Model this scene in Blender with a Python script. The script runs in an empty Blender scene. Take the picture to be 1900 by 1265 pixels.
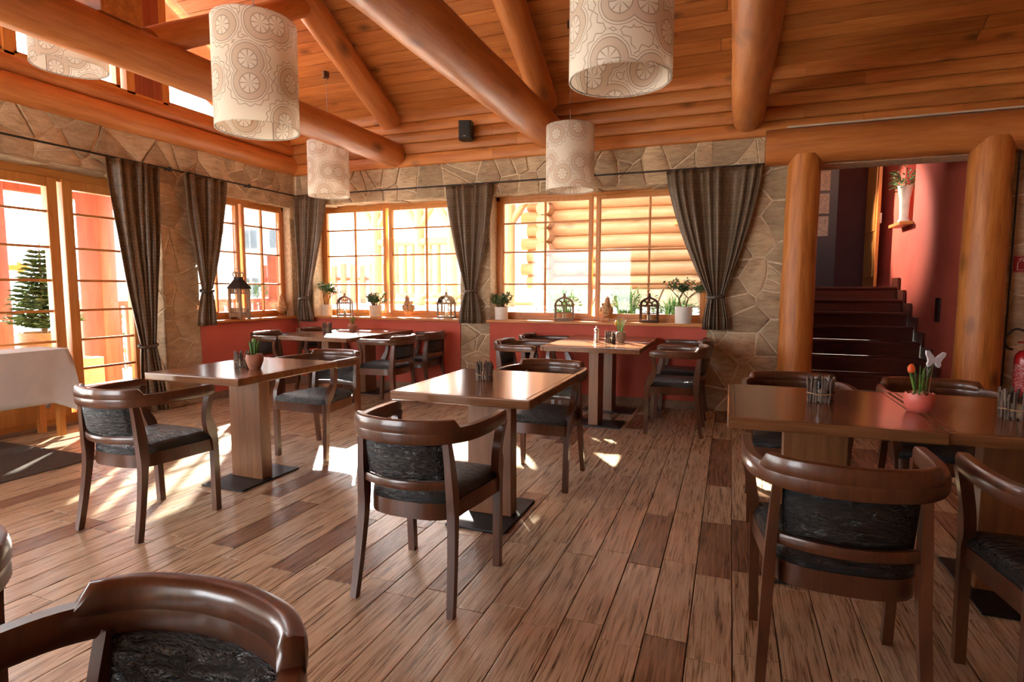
import bpy, bmesh, math, random
from mathutils import Vector, Matrix, noise
random.seed(7)
sc = bpy.context.scene
COL = sc.collection

# ------------------------------------------------------------------ camera
YAW, PITCH, ROLL = math.radians(20.70), math.radians(-5.18), math.radians(0.087)
fw = Vector((-math.sin(YAW)*math.cos(PITCH), math.cos(YAW)*math.cos(PITCH), math.sin(PITCH)))
rt = Vector((math.cos(YAW), math.sin(YAW), 0)); up = rt.cross(fw)
rt, up = rt*math.cos(ROLL)+up*math.sin(ROLL), up*math.cos(ROLL)-rt*math.sin(ROLL)
cam = bpy.data.objects.new('camera', bpy.data.cameras.new('camera'))
COL.objects.link(cam)
M = Matrix((rt, up, -fw)).transposed().to_4x4(); M.translation = (0, 0, 1.27)
cam.matrix_world = M
cam.data.sensor_width = 36.0; cam.data.lens = 1068.6/1900*36
cam.data.clip_start = 0.02; cam.data.clip_end = 500
sc.camera = cam

# ------------------------------------------------------------------ light
SKY, SUN, EXPOSURE = 1.0, 11.0, 3.98
w = bpy.data.worlds.new('sky'); sc.world = w; w.use_nodes = True
bg = w.node_tree.nodes['Background']
bg.inputs[0].default_value = (0.94, 0.97, 1.0, 1); bg.inputs[1].default_value = SKY
sun = bpy.data.objects.new('sun', bpy.data.lights.new('sun', 'SUN')); COL.objects.link(sun)
sun.data.energy = SUN; sun.data.angle = math.radians(0.9); sun.data.color = (1, .93, .82)
AZ, EL = math.radians(36), math.radians(26)
sd = Vector((-math.sin(AZ)*math.cos(EL), math.cos(AZ)*math.cos(EL), math.sin(EL)))
sun.rotation_euler = sd.to_track_quat('Z', 'Y').to_euler(); sun.location = sd*30
sc.view_settings.view_transform = 'Standard'; sc.view_settings.look = 'None'
sc.view_settings.gamma = 1; sc.view_settings.use_curve_mapping = False
sc.view_settings.exposure = EXPOSURE
try:
    sc.cycles.diffuse_bounces = 6; sc.cycles.max_bounces = 14; sc.cycles.transparent_max_bounces = 24
    sc.cycles.sample_clamp_indirect = 6.0
except Exception: pass

# ------------------------------------------------------------------ materials
def lin(r, g, b):
    f = lambda c: (c/255)/12.92 if c/255 <= .04045 else ((c/255+.055)/1.055)**2.4
    return (f(r), f(g), f(b), 1)
class NT:
    def __init__(s, name):
        s.m = bpy.data.materials.new(name); s.m.use_nodes = True
        s.t = s.m.node_tree; s.t.nodes.clear()
        s.out = s.n('ShaderNodeOutputMaterial')
    def n(s, t, **k):
        o = s.t.nodes.new(t)
        for a, b in k.items(): setattr(o, a, b)
        return o
    def l(s, a, b): s.t.links.new(a, b)
    def val(s, sock, v):
        if hasattr(v, 'is_output') or hasattr(v, 'links'): s.l(v, sock)
        else: sock.default_value = v
    def math(s, op, a, b=0.0):
        o = s.n('ShaderNodeMath', operation=op); s.val(o.inputs[0], a); s.val(o.inputs[1], b); return o.outputs[0]
    def vmath(s, op, a, b=(0, 0, 0)):
        o = s.n('ShaderNodeVectorMath', operation=op); s.val(o.inputs[0], a); s.val(o.inputs[1], b); return o.outputs[0]
    def mix(s, f, a, b, mode='MIX'):
        o = s.n('ShaderNodeMix', data_type='RGBA', blend_type=mode)
        s.val(o.inputs[0], f); s.val(o.inputs[6], a); s.val(o.inputs[7], b); return o.outputs[2]
    def ramp(s, f, stops):
        o = s.n('ShaderNodeValToRGB'); e = o.color_ramp.elements
        while len(e) > 1: e.remove(e[-1])
        e[0].position = stops[0][0]; e[0].color = stops[0][1]
        for p, c in stops[1:]:
            k = e.new(p); k.color = c
        s.l(f, o.inputs[0]); return o.outputs[0]
    def noise(s, v, scale, detail=3, rough=.55, dist=0):
        o = s.n('ShaderNodeTexNoise'); s.l(v, o.inputs['Vector'])
        o.inputs['Scale'].default_value = scale; o.inputs['Detail'].default_value = detail
        o.inputs['Roughness'].default_value = rough; o.inputs['Distortion'].default_value = dist
        return o.outputs[0]
    def coord(s, which='Object', rnd=True):
        c = s.n('ShaderNodeTexCoord').outputs[which]
        if rnd:
            oi = s.n('ShaderNodeObjectInfo')
            c = s.vmath('ADD', c, s.vmath('SCALE', (7.3, 11.1, 5.7)) if False else s.comb(oi.outputs['Random']))
        return c
    def comb(s, r):
        o = s.n('ShaderNodeCombineXYZ')
        s.l(s.math('MULTIPLY', r, 37.0), o.inputs[0]); s.l(s.math('MULTIPLY', r, 23.0), o.inputs[1]); s.l(s.math('MULTIPLY', r, 51.0), o.inputs[2])
        return o.outputs[0]
    def rand(s): return s.n('ShaderNodeObjectInfo').outputs['Random']
    def bump(s, h, strength=.3, dist=.01):
        o = s.n('ShaderNodeBump'); o.inputs['Strength'].default_value = strength; o.inputs['Distance'].default_value = dist
        s.l(h, o.inputs['Height']); return o.outputs[0]
    def bsdf(s, color, rough=.5, spec=.5, metal=0, normal=None, trans=0, coat=0):
        b = s.n('ShaderNodeBsdfPrincipled')
        s.val(b.inputs['Base Color'], color); s.val(b.inputs['Roughness'], rough)
        b.inputs['Specular IOR Level'].default_value = spec; b.inputs['Metallic'].default_value = metal
        b.inputs['Coat Weight'].default_value = coat; b.inputs['Coat Roughness'].default_value = .15
        if trans: b.inputs['Transmission Weight'].default_value = trans
        if normal is not None: s.l(normal, b.inputs['Normal'])
        return b.outputs[0]
    def done(s, sh): s.l(sh, s.out.inputs[0]); return s.m

def plain(name, rgb, rough=.5, spec=.5, metal=0, var=.12, nscale=12, coat=0):
    t = NT(name); c = t.coord('Object')
    f = t.noise(c, nscale, 3)
    a = lin(*rgb); lo = tuple(x*(1-var*2) for x in a[:3])+(1,); hi = tuple(min(1, x*(1+var*2)) for x in a[:3])+(1,)
    return t.done(t.bsdf(t.ramp(f, [(.3, lo), (.7, hi)]), rough, spec, metal, coat=coat))
def wood(name, dark, mid, light, rough=.45, stretch=14, scale=1.6, knots=.0, bumps=.15, vary=.25, spec=.4, axis=0, coat=0, knotcol=None):
    """grain runs along the local axis given"""
    t = NT(name); c = t.coord('Object')
    mp = t.n('ShaderNodeMapping'); t.l(c, mp.inputs[0])
    s = [stretch]*3; s[axis] = 1.0; mp.inputs['Scale'].default_value = s
    g = t.noise(mp.outputs[0], scale, 6, .6, .4)
    mp2 = t.n('ShaderNodeMapping'); t.l(c, mp2.inputs[0]); s2 = [stretch*4]*3; s2[axis] = 1.6; mp2.inputs['Scale'].default_value = s2
    g2 = t.noise(mp2.outputs[0], scale*1.4, 4, .6)
    gg = t.math('ADD', t.math('MULTIPLY', g, .65), t.math('MULTIPLY', g2, .35))
    col = t.ramp(gg, [(.28, lin(*dark)), (.5, lin(*mid)), (.72, lin(*light))])
    if knots:
        mp3 = t.n('ShaderNodeMapping'); t.l(c, mp3.inputs[0]); s3 = [1.9]*3; s3[axis] = 1.0; mp3.inputs['Scale'].default_value = s3
        v = t.n('ShaderNodeTexVoronoi'); t.l(mp3.outputs[0], v.inputs['Vector']); v.inputs['Scale'].default_value = knots
        kf = t.ramp(v.outputs['Distance'], [(.02, (1, 1, 1, 1)), (.12, (.5, .5, .5, 1)), (.2, (0, 0, 0, 1))])
        col = t.mix(t.math('MULTIPLY', kf, .75), col, lin(*(knotcol or tuple(x*.42 for x in dark))))
    r = t.rand()
    hs = t.n('ShaderNodeHueSaturation'); t.l(col, hs.inputs['Color'])
    t.l(t.math('ADD', t.math('MULTIPLY', r, vary), 1-vary/2), hs.inputs['Value'])
    nrm = t.bump(gg, bumps, .006)
    return t.done(t.bsdf(hs.outputs[0], rough, spec, normal=nrm, coat=coat))

MT = {}
MT['board'] = wood('board_pine', (144, 82, 38), (184, 114, 56), (204, 140, 78), .42, 9, 1.5, 1.9, .12, .3)
MT['log'] = wood('log_pine', (148, 84, 40), (186, 114, 58), (206, 140, 80), .42, 7, 1.5, 1.3, .3, .15)
MT['logpost'] = wood('log_post', (132, 72, 30), (180, 108, 48), (208, 142, 76), .42, 10, 1.9, 1.6, .5, .1)
MT['table'] = wood('table_wood', (90, 56, 34), (120, 78, 48), (138, 94, 60), .2, 12, 2.2, 0, .04, .1, .5, 0, .25)
MT['tabley'] = wood('table_wood_upright', (94, 58, 34), (124, 80, 48), (142, 98, 62), .38, 12, 2.2, 0, .06, .1, .5, 2)
MT['chair'] = wood('chair_wood', (58, 32, 19), (84, 47, 28), (104, 62, 38), .3, 6, 3.5, 0, .03, .12, .5, 2, .35)
MT['frame'] = wood('frame_wood', (172, 106, 46), (194, 124, 58), (208, 142, 74), .4, 9, 2.0, 0, .05, .06, .45, 2)
MT['framex'] = wood('frame_wood_x', (172, 106, 46), (194, 124, 58), (208, 142, 74), .4, 9, 2.0, 0, .05, .06, .45, 0)
MT['framey'] = wood('frame_wood_y', (172, 106, 46), (194, 124, 58), (208, 142, 74), .4, 9, 2.0, 0, .05, .06, .45, 1)
MT['step'] = wood('stair_wood', (62, 26, 17), (86, 38, 25), (98, 48, 32), .4, 9, 2.0, 0, .04, .06)
MT['terrace'] = wood('terrace_wood', (122, 54, 32), (146, 72, 46), (162, 88, 60), .55, 8, 1.6, 1.2, .1, .12, .3, 2)
MT['terracex'] = wood('terrace_wood_x', (122, 54, 32), (146, 72, 46), (162, 88, 60), .55, 8, 1.6, 1.2, .1, .12, .3, 0)
MT['houselog'] = wood('house_log', (128, 84, 50), (150, 106, 70), (166, 124, 88), .5, 7, 1.5, 1.4, .15, .14)
MT['lantern'] = wood('lantern_wood', (112, 92, 76), (142, 120, 100), (168, 146, 126), .7, 8, 6, 0, .2, .12, .2, 2)
MT['lanternb'] = wood('lantern_wood_brown', (62, 40, 28), (86, 58, 42), (108, 78, 58), .7, 8, 6, 0, .2, .1, .2, 2)
MT['twig'] = wood('twig_bark', (52, 38, 32), (92, 74, 64), (150, 132, 118), .7, 5, 20, 0, .4, .7, .2, 2)
MT['planter'] = wood('planter_wood', (120, 88, 58), (146, 112, 76), (164, 132, 94), .6, 8, 2, 0, .1, .1)
MT['grey_steel'] = plain('dark_steel', (42, 42, 46), .42, .5, .6, .1, 30)
MT['black'] = plain('black_plastic', (34, 32, 31), .5, .4, 0, .08)
MT['steel'] = plain('brushed_steel', (196, 190, 184), .28, .5, .95, .06, 40)
MT['white'] = plain('white_ceramic', (226, 220, 210), .35, .5, 0, .03)
MT['cream'] = plain('cream_ceramic', (206, 190, 168), .4, .5, 0, .05)
MT['clay'] = plain('brown_clay', (150, 98, 76), .6, .3, 0, .1, 20)
MT['pink'] = plain('pink_ceramic', (208, 98, 84), .4, .5, 0, .06, 20)
MT['stonepot'] = plain('grey_stoneware', (150, 128, 108), .6, .3, 0, .15, 30)
MT['green'] = plain('leaf_green', (74, 112, 44), .5, .4, 0, .3, 25)
MT['leaf2'] = plain('jade_leaf', (92, 122, 74), .45, .4, 0, .3, 40)
MT['fir'] = plain('fir_needles', (72, 96, 44), .6, .3, 0, .35, 30)
MT['bark'] = plain('plant_bark', (116, 88, 62), .8, .2, 0, .25, 40)
MT['red'] = plain('extinguisher_red', (176, 22, 28), .3, .5, 0, .05, 10, .4)
MT['signred'] = plain('sign_red', (150, 26, 34), .5, .4, 0, .04)
MT['signwhite'] = plain('sign_white', (216, 196, 190), .5, .4, 0, .04)
MT['orange'] = plain('tulip_orange', (222, 92, 44), .5, .4, 0, .15, 30)
MT['tulip'] = plain('tulip_pink', (214, 104, 96), .5, .4, 0, .15, 30)
MT['yellow'] = plain('bulb_yellow', (190, 140, 64), .5, .4, 0, .15, 30)
MT['felt'] = plain('white_felt', (206, 204, 210), .9, .1, 0, .04, 60)
MT['soil'] = plain('dark_soil', (52, 38, 30), .95, .1, 0, .3, 60)
MT['candle'] = plain('candle_wax', (226, 212, 186), .5, .4, 0, .03)
MT['cplaster'] = plain('cream_plaster', (196, 182, 164), .8, .2, 0, .04, 3)
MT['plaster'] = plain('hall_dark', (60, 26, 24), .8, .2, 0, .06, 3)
MT['bwhite'] = plain('render_white', (196, 198, 200), .8, .2, 0, .03, 1)
MT['bglass'] = plain('far_window', (104, 112, 120), .3, .5, 0, .1, 3)
MT['ground'] = plain('pale_ground', (196, 192, 184), .9, .1, 0, .1, 2)
MT['decking'] = plain('terrace_paving', (168, 158, 146), .8, .2, 0, .1, 3)
MT['roofm'] = plain('roof_sheet', (120, 112, 108), .7, .3, 0, .1, 3)
MT['henbody'] = plain('hen_straw', (186, 146, 108), .85, .2, 0, .3, 45)
MT['hencomb'] = plain('hen_comb', (186, 108, 96), .7, .2, 0, .1, 45)
MT['mortar'] = plain('mortar', (216, 198, 170), .9, .1, 0, .1, 25)
MT['grout'] = plain('grout', (66, 46, 34), .8, .2, 0, .1, 25)
MT['baseb'] = plain('stone_baseboard', (136, 106, 84), .6, .3, 0, .1, 12)
MT['door_d'] = plain('dark_door', (40, 22, 18), .45, .4, 0, .1, 5)
MT['cord'] = plain('grey_cord', (150, 140, 132), .6, .3)

def m_red():
    t = NT('red_plaster'); c = t.coord('Object', False)
    f = t.noise(c, 2.2, 4); g = t.noise(c, 90, 3)
    col = t.ramp(f, [(.3, lin(184, 84, 68)), (.7, lin(198, 96, 78))])
    return t.done(t.bsdf(col, .75, .25, normal=t.bump(g, .12, .004)))
MT['redwall'] = m_red()
def m_tile():
    t = NT('wood_look_tile'); c = t.coord('Object')
    mp = t.n('ShaderNodeMapping'); t.l(c, mp.inputs[0]); mp.inputs['Scale'].default_value = (9, 1.0, 9)
    wv = t.noise(mp.outputs[0], 3.0, 4, .6, .9)
    mp2 = t.n('ShaderNodeMapping'); t.l(c, mp2.inputs[0]); mp2.inputs['Scale'].default_value = (40, 1.25, 40)
    fine = t.noise(mp2.outputs[0], 3.4, 4, .6, .9)
    g = t.math('ADD', t.math('MULTIPLY', wv, .35), t.math('MULTIPLY', fine, .65))
    r = t.rand()
    light = t.ramp(g, [(.36, lin(82, 66, 52)), (.43, lin(150, 128, 102)), (.5, lin(194, 172, 142)), (.68, lin(214, 196, 166))])
    darkc = t.ramp(g, [(.36, lin(60, 40, 30)), (.46, lin(108, 76, 56)), (.56, lin(138, 102, 76)), (.7, lin(156, 118, 90))])
    pick = t.ramp(r, [(.0, (0, 0, 0, 1)), (.82, (.1, .1, .1, 1)), (.87, (.8, .8, .8, 1)), (1, (1, 1, 1, 1))])
    col = t.mix(pick, light, darkc)
    rough = t.math('ADD', t.math('MULTIPLY', fine, -.16), .31)
    return t.done(t.bsdf(col, rough, .65, normal=t.bump(g, .32, .006)))
MT['tile'] = m_tile()
def m_stone():
    t = NT('flagstone'); c = t.coord('Object')
    a = t.noise(c, 3.5, 5, .6, .5); b = t.noise(c, 22, 5, .65)
    mp = t.n('ShaderNodeMapping'); t.l(c, mp.inputs[0]); mp.inputs['Scale'].default_value = (1, 1, 4); mp.inputs['Rotation'].default_value = (.3, .6, .2)
    st = t.noise(mp.outputs[0], 9, 4, .6, .6)
    g = t.math('ADD', t.math('MULTIPLY', a, .5), t.math('MULTIPLY', st, .5))
    col = t.ramp(g, [(.3, lin(128, 106, 82)), (.45, lin(174, 150, 120)), (.58, lin(194, 170, 138)), (.75, lin(210, 190, 160))])
    hs = t.n('ShaderNodeHueSaturation'); t.l(col, hs.inputs['Color'])
    t.l(t.math('ADD', t.math('MULTIPLY', t.rand(), .4), .75), hs.inputs['Value'])
    h = t.math('ADD', t.math('MULTIPLY', b, .5), st)
    return t.done(t.bsdf(hs.outputs[0], .75, .3, normal=t.bump(h, .7, .02)))
MT['stone'] = m_stone()
def m_leather():
    t = NT('black_crinkled_leather'); c = t.coord('Object')
    mp = t.n('ShaderNodeMapping'); t.l(c, mp.inputs[0]); mp.inputs['Scale'].default_value = (6, 19, 21)
    g = t.noise(mp.outputs[0], 3.0, 4, .6, 1.3)
    col = t.ramp(g, [(.35, lin(14, 14, 15)), (.65, lin(34, 34, 36))])
    return t.done(t.bsdf(col, .27, .6, normal=t.bump(g, 1.0, .022)))
MT['leather'] = m_leather()
def m_glass():
    t = NT('window_glass'); fr = t.n('ShaderNodeFresnel'); fr.inputs[0].default_value = 1.45
    tr = t.n('ShaderNodeBsdfTransparent'); gl = t.n('ShaderNodeBsdfGlossy'); gl.inputs['Roughness'].default_value = .02
    tr.inputs[0].default_value = (.97, .98, .97, 1)
    mx = t.n('ShaderNodeMixShader'); t.l(t.math('MULTIPLY', fr.outputs[0], .8), mx.inputs[0]); t.l(tr.outputs[0], mx.inputs[1]); t.l(gl.outputs[0], mx.inputs[2])
    return t.done(mx.outputs[0])
MT['glass'] = m_glass()
def m_curtain():
    t = NT('taupe_curtain'); uv = t.n('ShaderNodeTexCoord').outputs['UV']
    sp = t.n('ShaderNodeSeparateXYZ'); t.l(uv, sp.inputs[0])
    # woven bands and interlaced ring motif
    band = t.math('LESS_THAN', t.math('FRACT', t.math('MULTIPLY', sp.outputs[1], 9.0)), .05)
    vo = t.n('ShaderNodeTexVoronoi', voronoi_dimensions='2D'); mp = t.n('ShaderNodeMapping'); t.l(uv, mp.inputs[0])
    mp.inputs['Scale'].default_value = (10, 9, 1); t.l(mp.outputs[0], vo.inputs['Vector']); vo.inputs['Scale'].default_value = 1; vo.inputs['Randomness'].default_value = 0
    ring = t.math('LESS_THAN', t.math('ABSOLUTE', t.math('SUBTRACT', vo.outputs['Distance'], .36)), .03)
    mp2 = t.n('ShaderNodeMapping'); t.l(uv, mp2.inputs[0]); mp2.inputs['Scale'].default_value = (60, 3, 1)
    st = t.noise(mp2.outputs[0], 1.0, 3)
    col = t.ramp(st, [(.3, lin(112, 91, 70)), (.7, lin(138, 113, 88))])
    col = t.mix(t.math('MULTIPLY', t.math('MAXIMUM', band, ring), .55), col, lin(58, 50, 46))
    b = t.bsdf(col, .36, .5); tl = t.n('ShaderNodeBsdfTranslucent'); t.l(col, tl.inputs[0])
    mx = t.n('ShaderNodeMixShader'); mx.inputs[0].default_value = .4; t.l(b, mx.inputs[1]); t.l(tl.outputs[0], mx.inputs[2])
    return t.done(mx.outputs[0])
MT['curtain'] = m_curtain()
def m_cloth():
    t = NT('white_tablecloth'); c = t.coord('Object'); f = t.noise(c, 6, 3)
    col = t.ramp(f, [(.3, lin(216, 210, 206)), (.7, lin(228, 224, 220))])
    b = t.bsdf(col, .8, .2); tl = t.n('ShaderNodeBsdfTranslucent'); t.l(col, tl.inputs[0])
    mx = t.n('ShaderNodeMixShader'); mx.inputs[0].default_value = .25; t.l(b, mx.inputs[1]); t.l(tl.outputs[0], mx.inputs[2])
    return t.done(mx.outputs[0])
MT['cloth'] = m_cloth()
def m_shade():
    t = NT('lace_lampshade'); uv = t.n('ShaderNodeTexCoord').outputs['UV']     # uv in metres around / up the drum
    wob = t.n('ShaderNodeTexNoise'); t.l(uv, wob.inputs['Vector']); wob.inputs['Scale'].default_value = 5
    uvw = t.vmath('ADD', uv, t.vmath('SCALE', wob.outputs['Color']))
    uvw.node.inputs[1].links[0].from_node.inputs['Scale'].default_value = .03
    vo = t.n('ShaderNodeTexVoronoi', voronoi_dimensions='2D'); t.l(uvw, vo.inputs['Vector']); vo.inputs['Scale'].default_value = 4.6; vo.inputs['Randomness'].default_value = 1.0
    mp = t.vmath('SCALE', uvw); mp.node.inputs['Scale'].default_value = 6.2
    loc = t.vmath('SUBTRACT', mp, vo.outputs['Position'])
    # position output is in texture space already divided by scale
    loc = t.vmath('SUBTRACT', uvw, vo.outputs['Position'])
    sp = t.n('ShaderNodeSeparateXYZ'); t.l(loc, sp.inputs[0])
    ang = t.math('ARCTAN2', sp.outputs[1], sp.outputs[0])
    rad = t.n('ShaderNodeVectorMath', operation='LENGTH'); t.l(loc, rad.inputs[0]); r = rad.outputs['Value']
    def ringm(c, wd): return t.math('LESS_THAN', t.math('ABSOLUTE', t.math('SUBTRACT', r, c)), wd)
    spoke = t.math('MULTIPLY', t.math('LESS_THAN', t.math('ABSOLUTE', t.math('SINE', t.math('MULTIPLY', ang, 4.0))), .28), t.math('LESS_THAN', r, .05))
    zig = t.math('ADD', .108, t.math('MULTIPLY', t.math('PINGPONG', t.math('MULTIPLY', ang, 2.2),   .5), .03))
    zl = t.math('LESS_THAN', t.math('ABSOLUTE', t.math('SUBTRACT', r, zig)), .0022)
    tape = t.math('MULTIPLY', t.math('GREATER_THAN', r, .055), t.math('LESS_THAN', r, .084))
    lines = t.math('MAXIMUM', t.math('MAXIMUM', ringm(.053, .0024), ringm(.086, .0022)), t.math('MAXIMUM', spoke, zl))
    lines = t.math('MAXIMUM', lines, ringm(.098, .0016))
    col = t.mix(t.math('MULTIPLY', tape, .5), lin(246, 240, 230), lin(212, 188, 164))
    col = t.mix(t.math('MULTIPLY', lines, .6), col, lin(146, 114, 92))
    b = t.bsdf(col, .8, .2); tl = t.n('ShaderNodeBsdfTranslucent'); t.l(col, tl.inputs[0])
    mx = t.n('ShaderNodeMixShader'); mx.inputs[0].default_value = .55; t.l(b, mx.inputs[1]); t.l(tl.outputs[0], mx.inputs[2])
    return t.done(mx.outputs[0])
MT['shade'] = m_shade()
def m_mat():
    t = NT('ribbed_mat'); c = t.coord('Object', False)
    wv = t.n('ShaderNodeTexWave', bands_direction='X'); t.l(c, wv.inputs['Vector']); wv.inputs['Scale'].default_value = 22; wv.inputs['Distortion'].default_value = 1.2; wv.inputs['Detail Scale'].default_value = 3
    f = t.noise(c, 50, 4)
    col = t.mix(f, lin(72, 66, 62), lin(128, 120, 112))
    col = t.mix(t.math('MULTIPLY', wv.outputs[1], .5), col, lin(58, 54, 50))
    return t.done(t.bsdf(col, .95, .1, normal=t.bump(wv.outputs[1], .8, .01)))
MT['mat'] = m_mat()
def m_gravel():
    t = NT('white_gravel'); c = t.coord('Object', False)
    v = t.n('ShaderNodeTexVoronoi'); t.l(c, v.inputs['Vector']); v.inputs['Scale'].default_value = 14
    col = t.ramp(v.outputs['Distance'], [(.2, lin(226, 224, 220)), (.75, lin(150, 146, 140))])
    return t.done(t.bsdf(col, .9, .1, normal=t.bump(v.outputs['Distance'], .8, .04)))
MT['gravel'] = m_gravel()
def m_extlabel():
    t = NT('extinguisher_label'); c = t.coord('Object', False)
    mp = t.n('ShaderNodeMapping'); t.l(c, mp.inputs[0]); mp.inputs['Scale'].default_value = (1, 1, 3.0)
    f = t.noise(mp.outputs[0], 60, 3, .7)
    col = t.ramp(f, [(.5, lin(172, 30, 34)), (.56, lin(214, 170, 168))])
    return t.done(t.bsdf(col, .4, .4))
MT['extlabel'] = m_extlabel()

# ------------------------------------------------------------------ mesh helpers
class MB:
    def __init__(s): s.v = []; s.f = []; s.uv = {}
    def add(s, vs, fs):
        o = len(s.v); s.v += [Vector(v) for v in vs]; s.f += [tuple(i+o for i in f) for f in fs]; return o
    def box(s, lo, hi):
        x0, y0, z0 = lo; x1, y1, z1 = hi
        s.add([(x0, y0, z0), (x1, y0, z0), (x1, y1, z0), (x0, y1, z0), (x0, y0, z1), (x1, y0, z1), (x1, y1, z1), (x0, y1, z1)],
              [(0, 3, 2, 1), (4, 5, 6, 7), (0, 1, 5, 4), (1, 2, 6, 5), (2, 3, 7, 6), (3, 0, 4, 7)]); return s
    def bbox(s, lo, hi, b):
        """box with chamfered edges"""
        bm = bmesh.new(); bmesh.ops.create_cube(bm, size=1)
        sz = [hi[i]-lo[i] for i in range(3)]; c = [(hi[i]+lo[i])/2 for i in range(3)]
        for v in bm.verts: v.co = Vector([v.co[i]*sz[i]+c[i] for i in range(3)])
        bmesh.ops.bevel(bm, geom=bm.edges[:], offset=min(b, min(sz)*.45), segments=2, affect='EDGES', profile=.6)
        bm.verts.index_update(); s.add([v.co.copy() for v in bm.verts], [[v.index for v in f.verts] for f in bm.faces]); bm.free(); return s
    def tube(s, pts, rad, n=8, cap=True, flat=1.0, upv=None):
        """sweep of an ellipse (or box when n==4) along points; rad number or list or (a,b) pairs"""
        pts = [Vector(p) for p in pts]; m = len(pts)
        rr = rad if isinstance(rad, (list,)) else [rad]*m
        rings = []; prev = Vector(upv) if upv else None
        for i, p in enumerate(pts):
            t = (pts[min(i+1, m-1)]-pts[max(i-1, 0)]).normalized()
            if prev is None:
                prev = Vector((0, 0, 1)) if abs(t.z) < .9 else Vector((1, 0, 0))
            u = (prev-t*prev.dot(t)).normalized(); w_ = t.cross(u)
            if not upv: prev = u
            a, b = rr[i] if isinstance(rr[i], tuple) else (rr[i], rr[i]*flat)
            ring = []
            for k in range(n):
                an = 2*math.pi*(k+.5)/n
                ca, sa = math.cos(an), math.sin(an)
                if n == 4: ca, sa = (1 if ca > 0 else -1), (1 if sa > 0 else -1)
                ring.append(p+w_*ca*a+u*sa*b)
            rings.append(ring)
        vs = [v for r in rings for v in r]; fs = []
        for i in range(m-1):
            for k in range(n):
                k2 = (k+1) % n
                fs.append((i*n+k, i*n+k2, (i+1)*n+k2, (i+1)*n+k))
        if cap:
            fs.append(tuple(reversed(range(n)))); fs.append(tuple((m-1)*n+k for k in range(n)))
        s.add(vs, fs); return s
    def lathe(s, prof, n=20, c=(0, 0, 0)):
        vs = []; fs = []; m = len(prof)
        for r, z in prof:
            for k in range(n):
                a = 2*math.pi*k/n; vs.append((c[0]+r*math.cos(a), c[1]+r*math.sin(a), c[2]+z))
        for i in range(m-1):
            for k in range(n):
                k2 = (k+1) % n; fs.append((i*n+k, i*n+k2, (i+1)*n+k2, (i+1)*n+k))
        if prof[0][0] > 1e-5: fs.append(tuple(reversed(range(n))))
        if prof[-1][0] > 1e-5: fs.append(tuple((m-1)*n+k for k in range(n)))
        s.add(vs, fs); return s
    def prism(s, poly, z0, z1, axis='z', b=0):
        """extrude a 2-D polygon (ccw) along an axis"""
        n = len(poly)
        def P(p, z): return (p[0], p[1], z) if axis == 'z' else ((p[0], z, p[1]) if axis == 'y' else (z, p[0], p[1]))
        vs = [P(p, z0) for p in poly]+[P(p, z1) for p in poly]
        fs = [tuple(reversed(range(n))), tuple(range(n, 2*n))]+[(k, (k+1) % n, n+(k+1) % n, n+k) for k in range(n)]
        if axis == 'y': fs = [tuple(reversed(f)) for f in fs]
        s.add(vs, fs); return s
    def ball(s, c, r, n=12, m=8):
        c = Vector(c); r = r if isinstance(r, tuple) else (r, r, r)
        vs = []; fs = []
        for i in range(m+1):
            ph = math.pi*i/m
            for k in range(n):
                a = 2*math.pi*k/n
                vs.append((c.x+r[0]*math.sin(ph)*math.cos(a), c.y+r[1]*math.sin(ph)*math.sin(a), c.z-r[2]*math.cos(ph)))
        for i in range(m):
            for k in range(n):
                k2 = (k+1) % n; fs.append((i*n+k, i*n+k2, (i+1)*n+k2, (i+1)*n+k))
        s.add(vs, fs); return s
    def leaf(s, p, d, L, wd, side=None, droop=.15):
        p = Vector(p); d = Vector(d).normalized()
        sd_ = Vector(side) if side else d.cross(Vector((random.uniform(-1, 1), random.uniform(-1, 1), 1)))
        if sd_.length < 1e-4: sd_ = Vector((1, 0, 0))
        sd_.normalize(); nn = sd_.cross(d).normalized()
        a = p+d*L*.45+sd_*wd/2; b = p+d*L*.45-sd_*wd/2; t = p+d*L-nn*L*droop; m = p+d*L*.5+nn*wd*.18
        s.add([p, a, t, b, m], [(0, 1, 4), (1, 2, 4), (2, 3, 4), (3, 0, 4)]); return s
    def mesh(s, name):
        me = bpy.data.meshes.new(name); me.from_pydata([tuple(v) for v in s.v], [], s.f); me.validate(); me.update(); return me
    def build(s, name, mat, parent=None, smooth=True, ang=40, loc=None, rot=None):
        me = s.mesh(name); me.materials.append(MT[mat] if isinstance(mat, str) else mat)
        if smooth: shade(me, ang)
        return link(name, me, parent, loc, rot)
def shade(me, ang=40):
    bm = bmesh.new(); bm.from_mesh(me); bmesh.ops.recalc_face_normals(bm, faces=bm.faces[:])
    lim = math.radians(ang)
    for f in bm.faces: f.smooth = True
    for e in bm.edges:
        if len(e.link_faces) == 2 and e.calc_face_angle(0) > lim: e.smooth = False
    bm.to_mesh(me); bm.free()
def link(name, me, parent=None, loc=None, rot=None):
    o = bpy.data.objects.new(name, me); COL.objects.link(o)
    if parent: o.parent = parent
    if loc is not None: o.location = loc
    if rot is not None: o.rotation_euler = rot
    return o
def tag(o, label, cat, group=None, kind=None):
    if label: o['label'] = label
    if cat: o['category'] = cat
    if group: o['group'] = group
    if kind: o['kind'] = kind
    return o
def thing(name, label, cat, loc=(0, 0, 0), rotz=0, group=None):
    o = bpy.data.objects.new(name, None); COL.objects.link(o); o.location = loc; o.rotation_euler = (0, 0, rotz); o.empty_display_size = .1
    return tag(o, label, cat, group)
def struct(o, label=None, cat=None): o['kind'] = 'structure'; return tag(o, label, cat)
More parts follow.
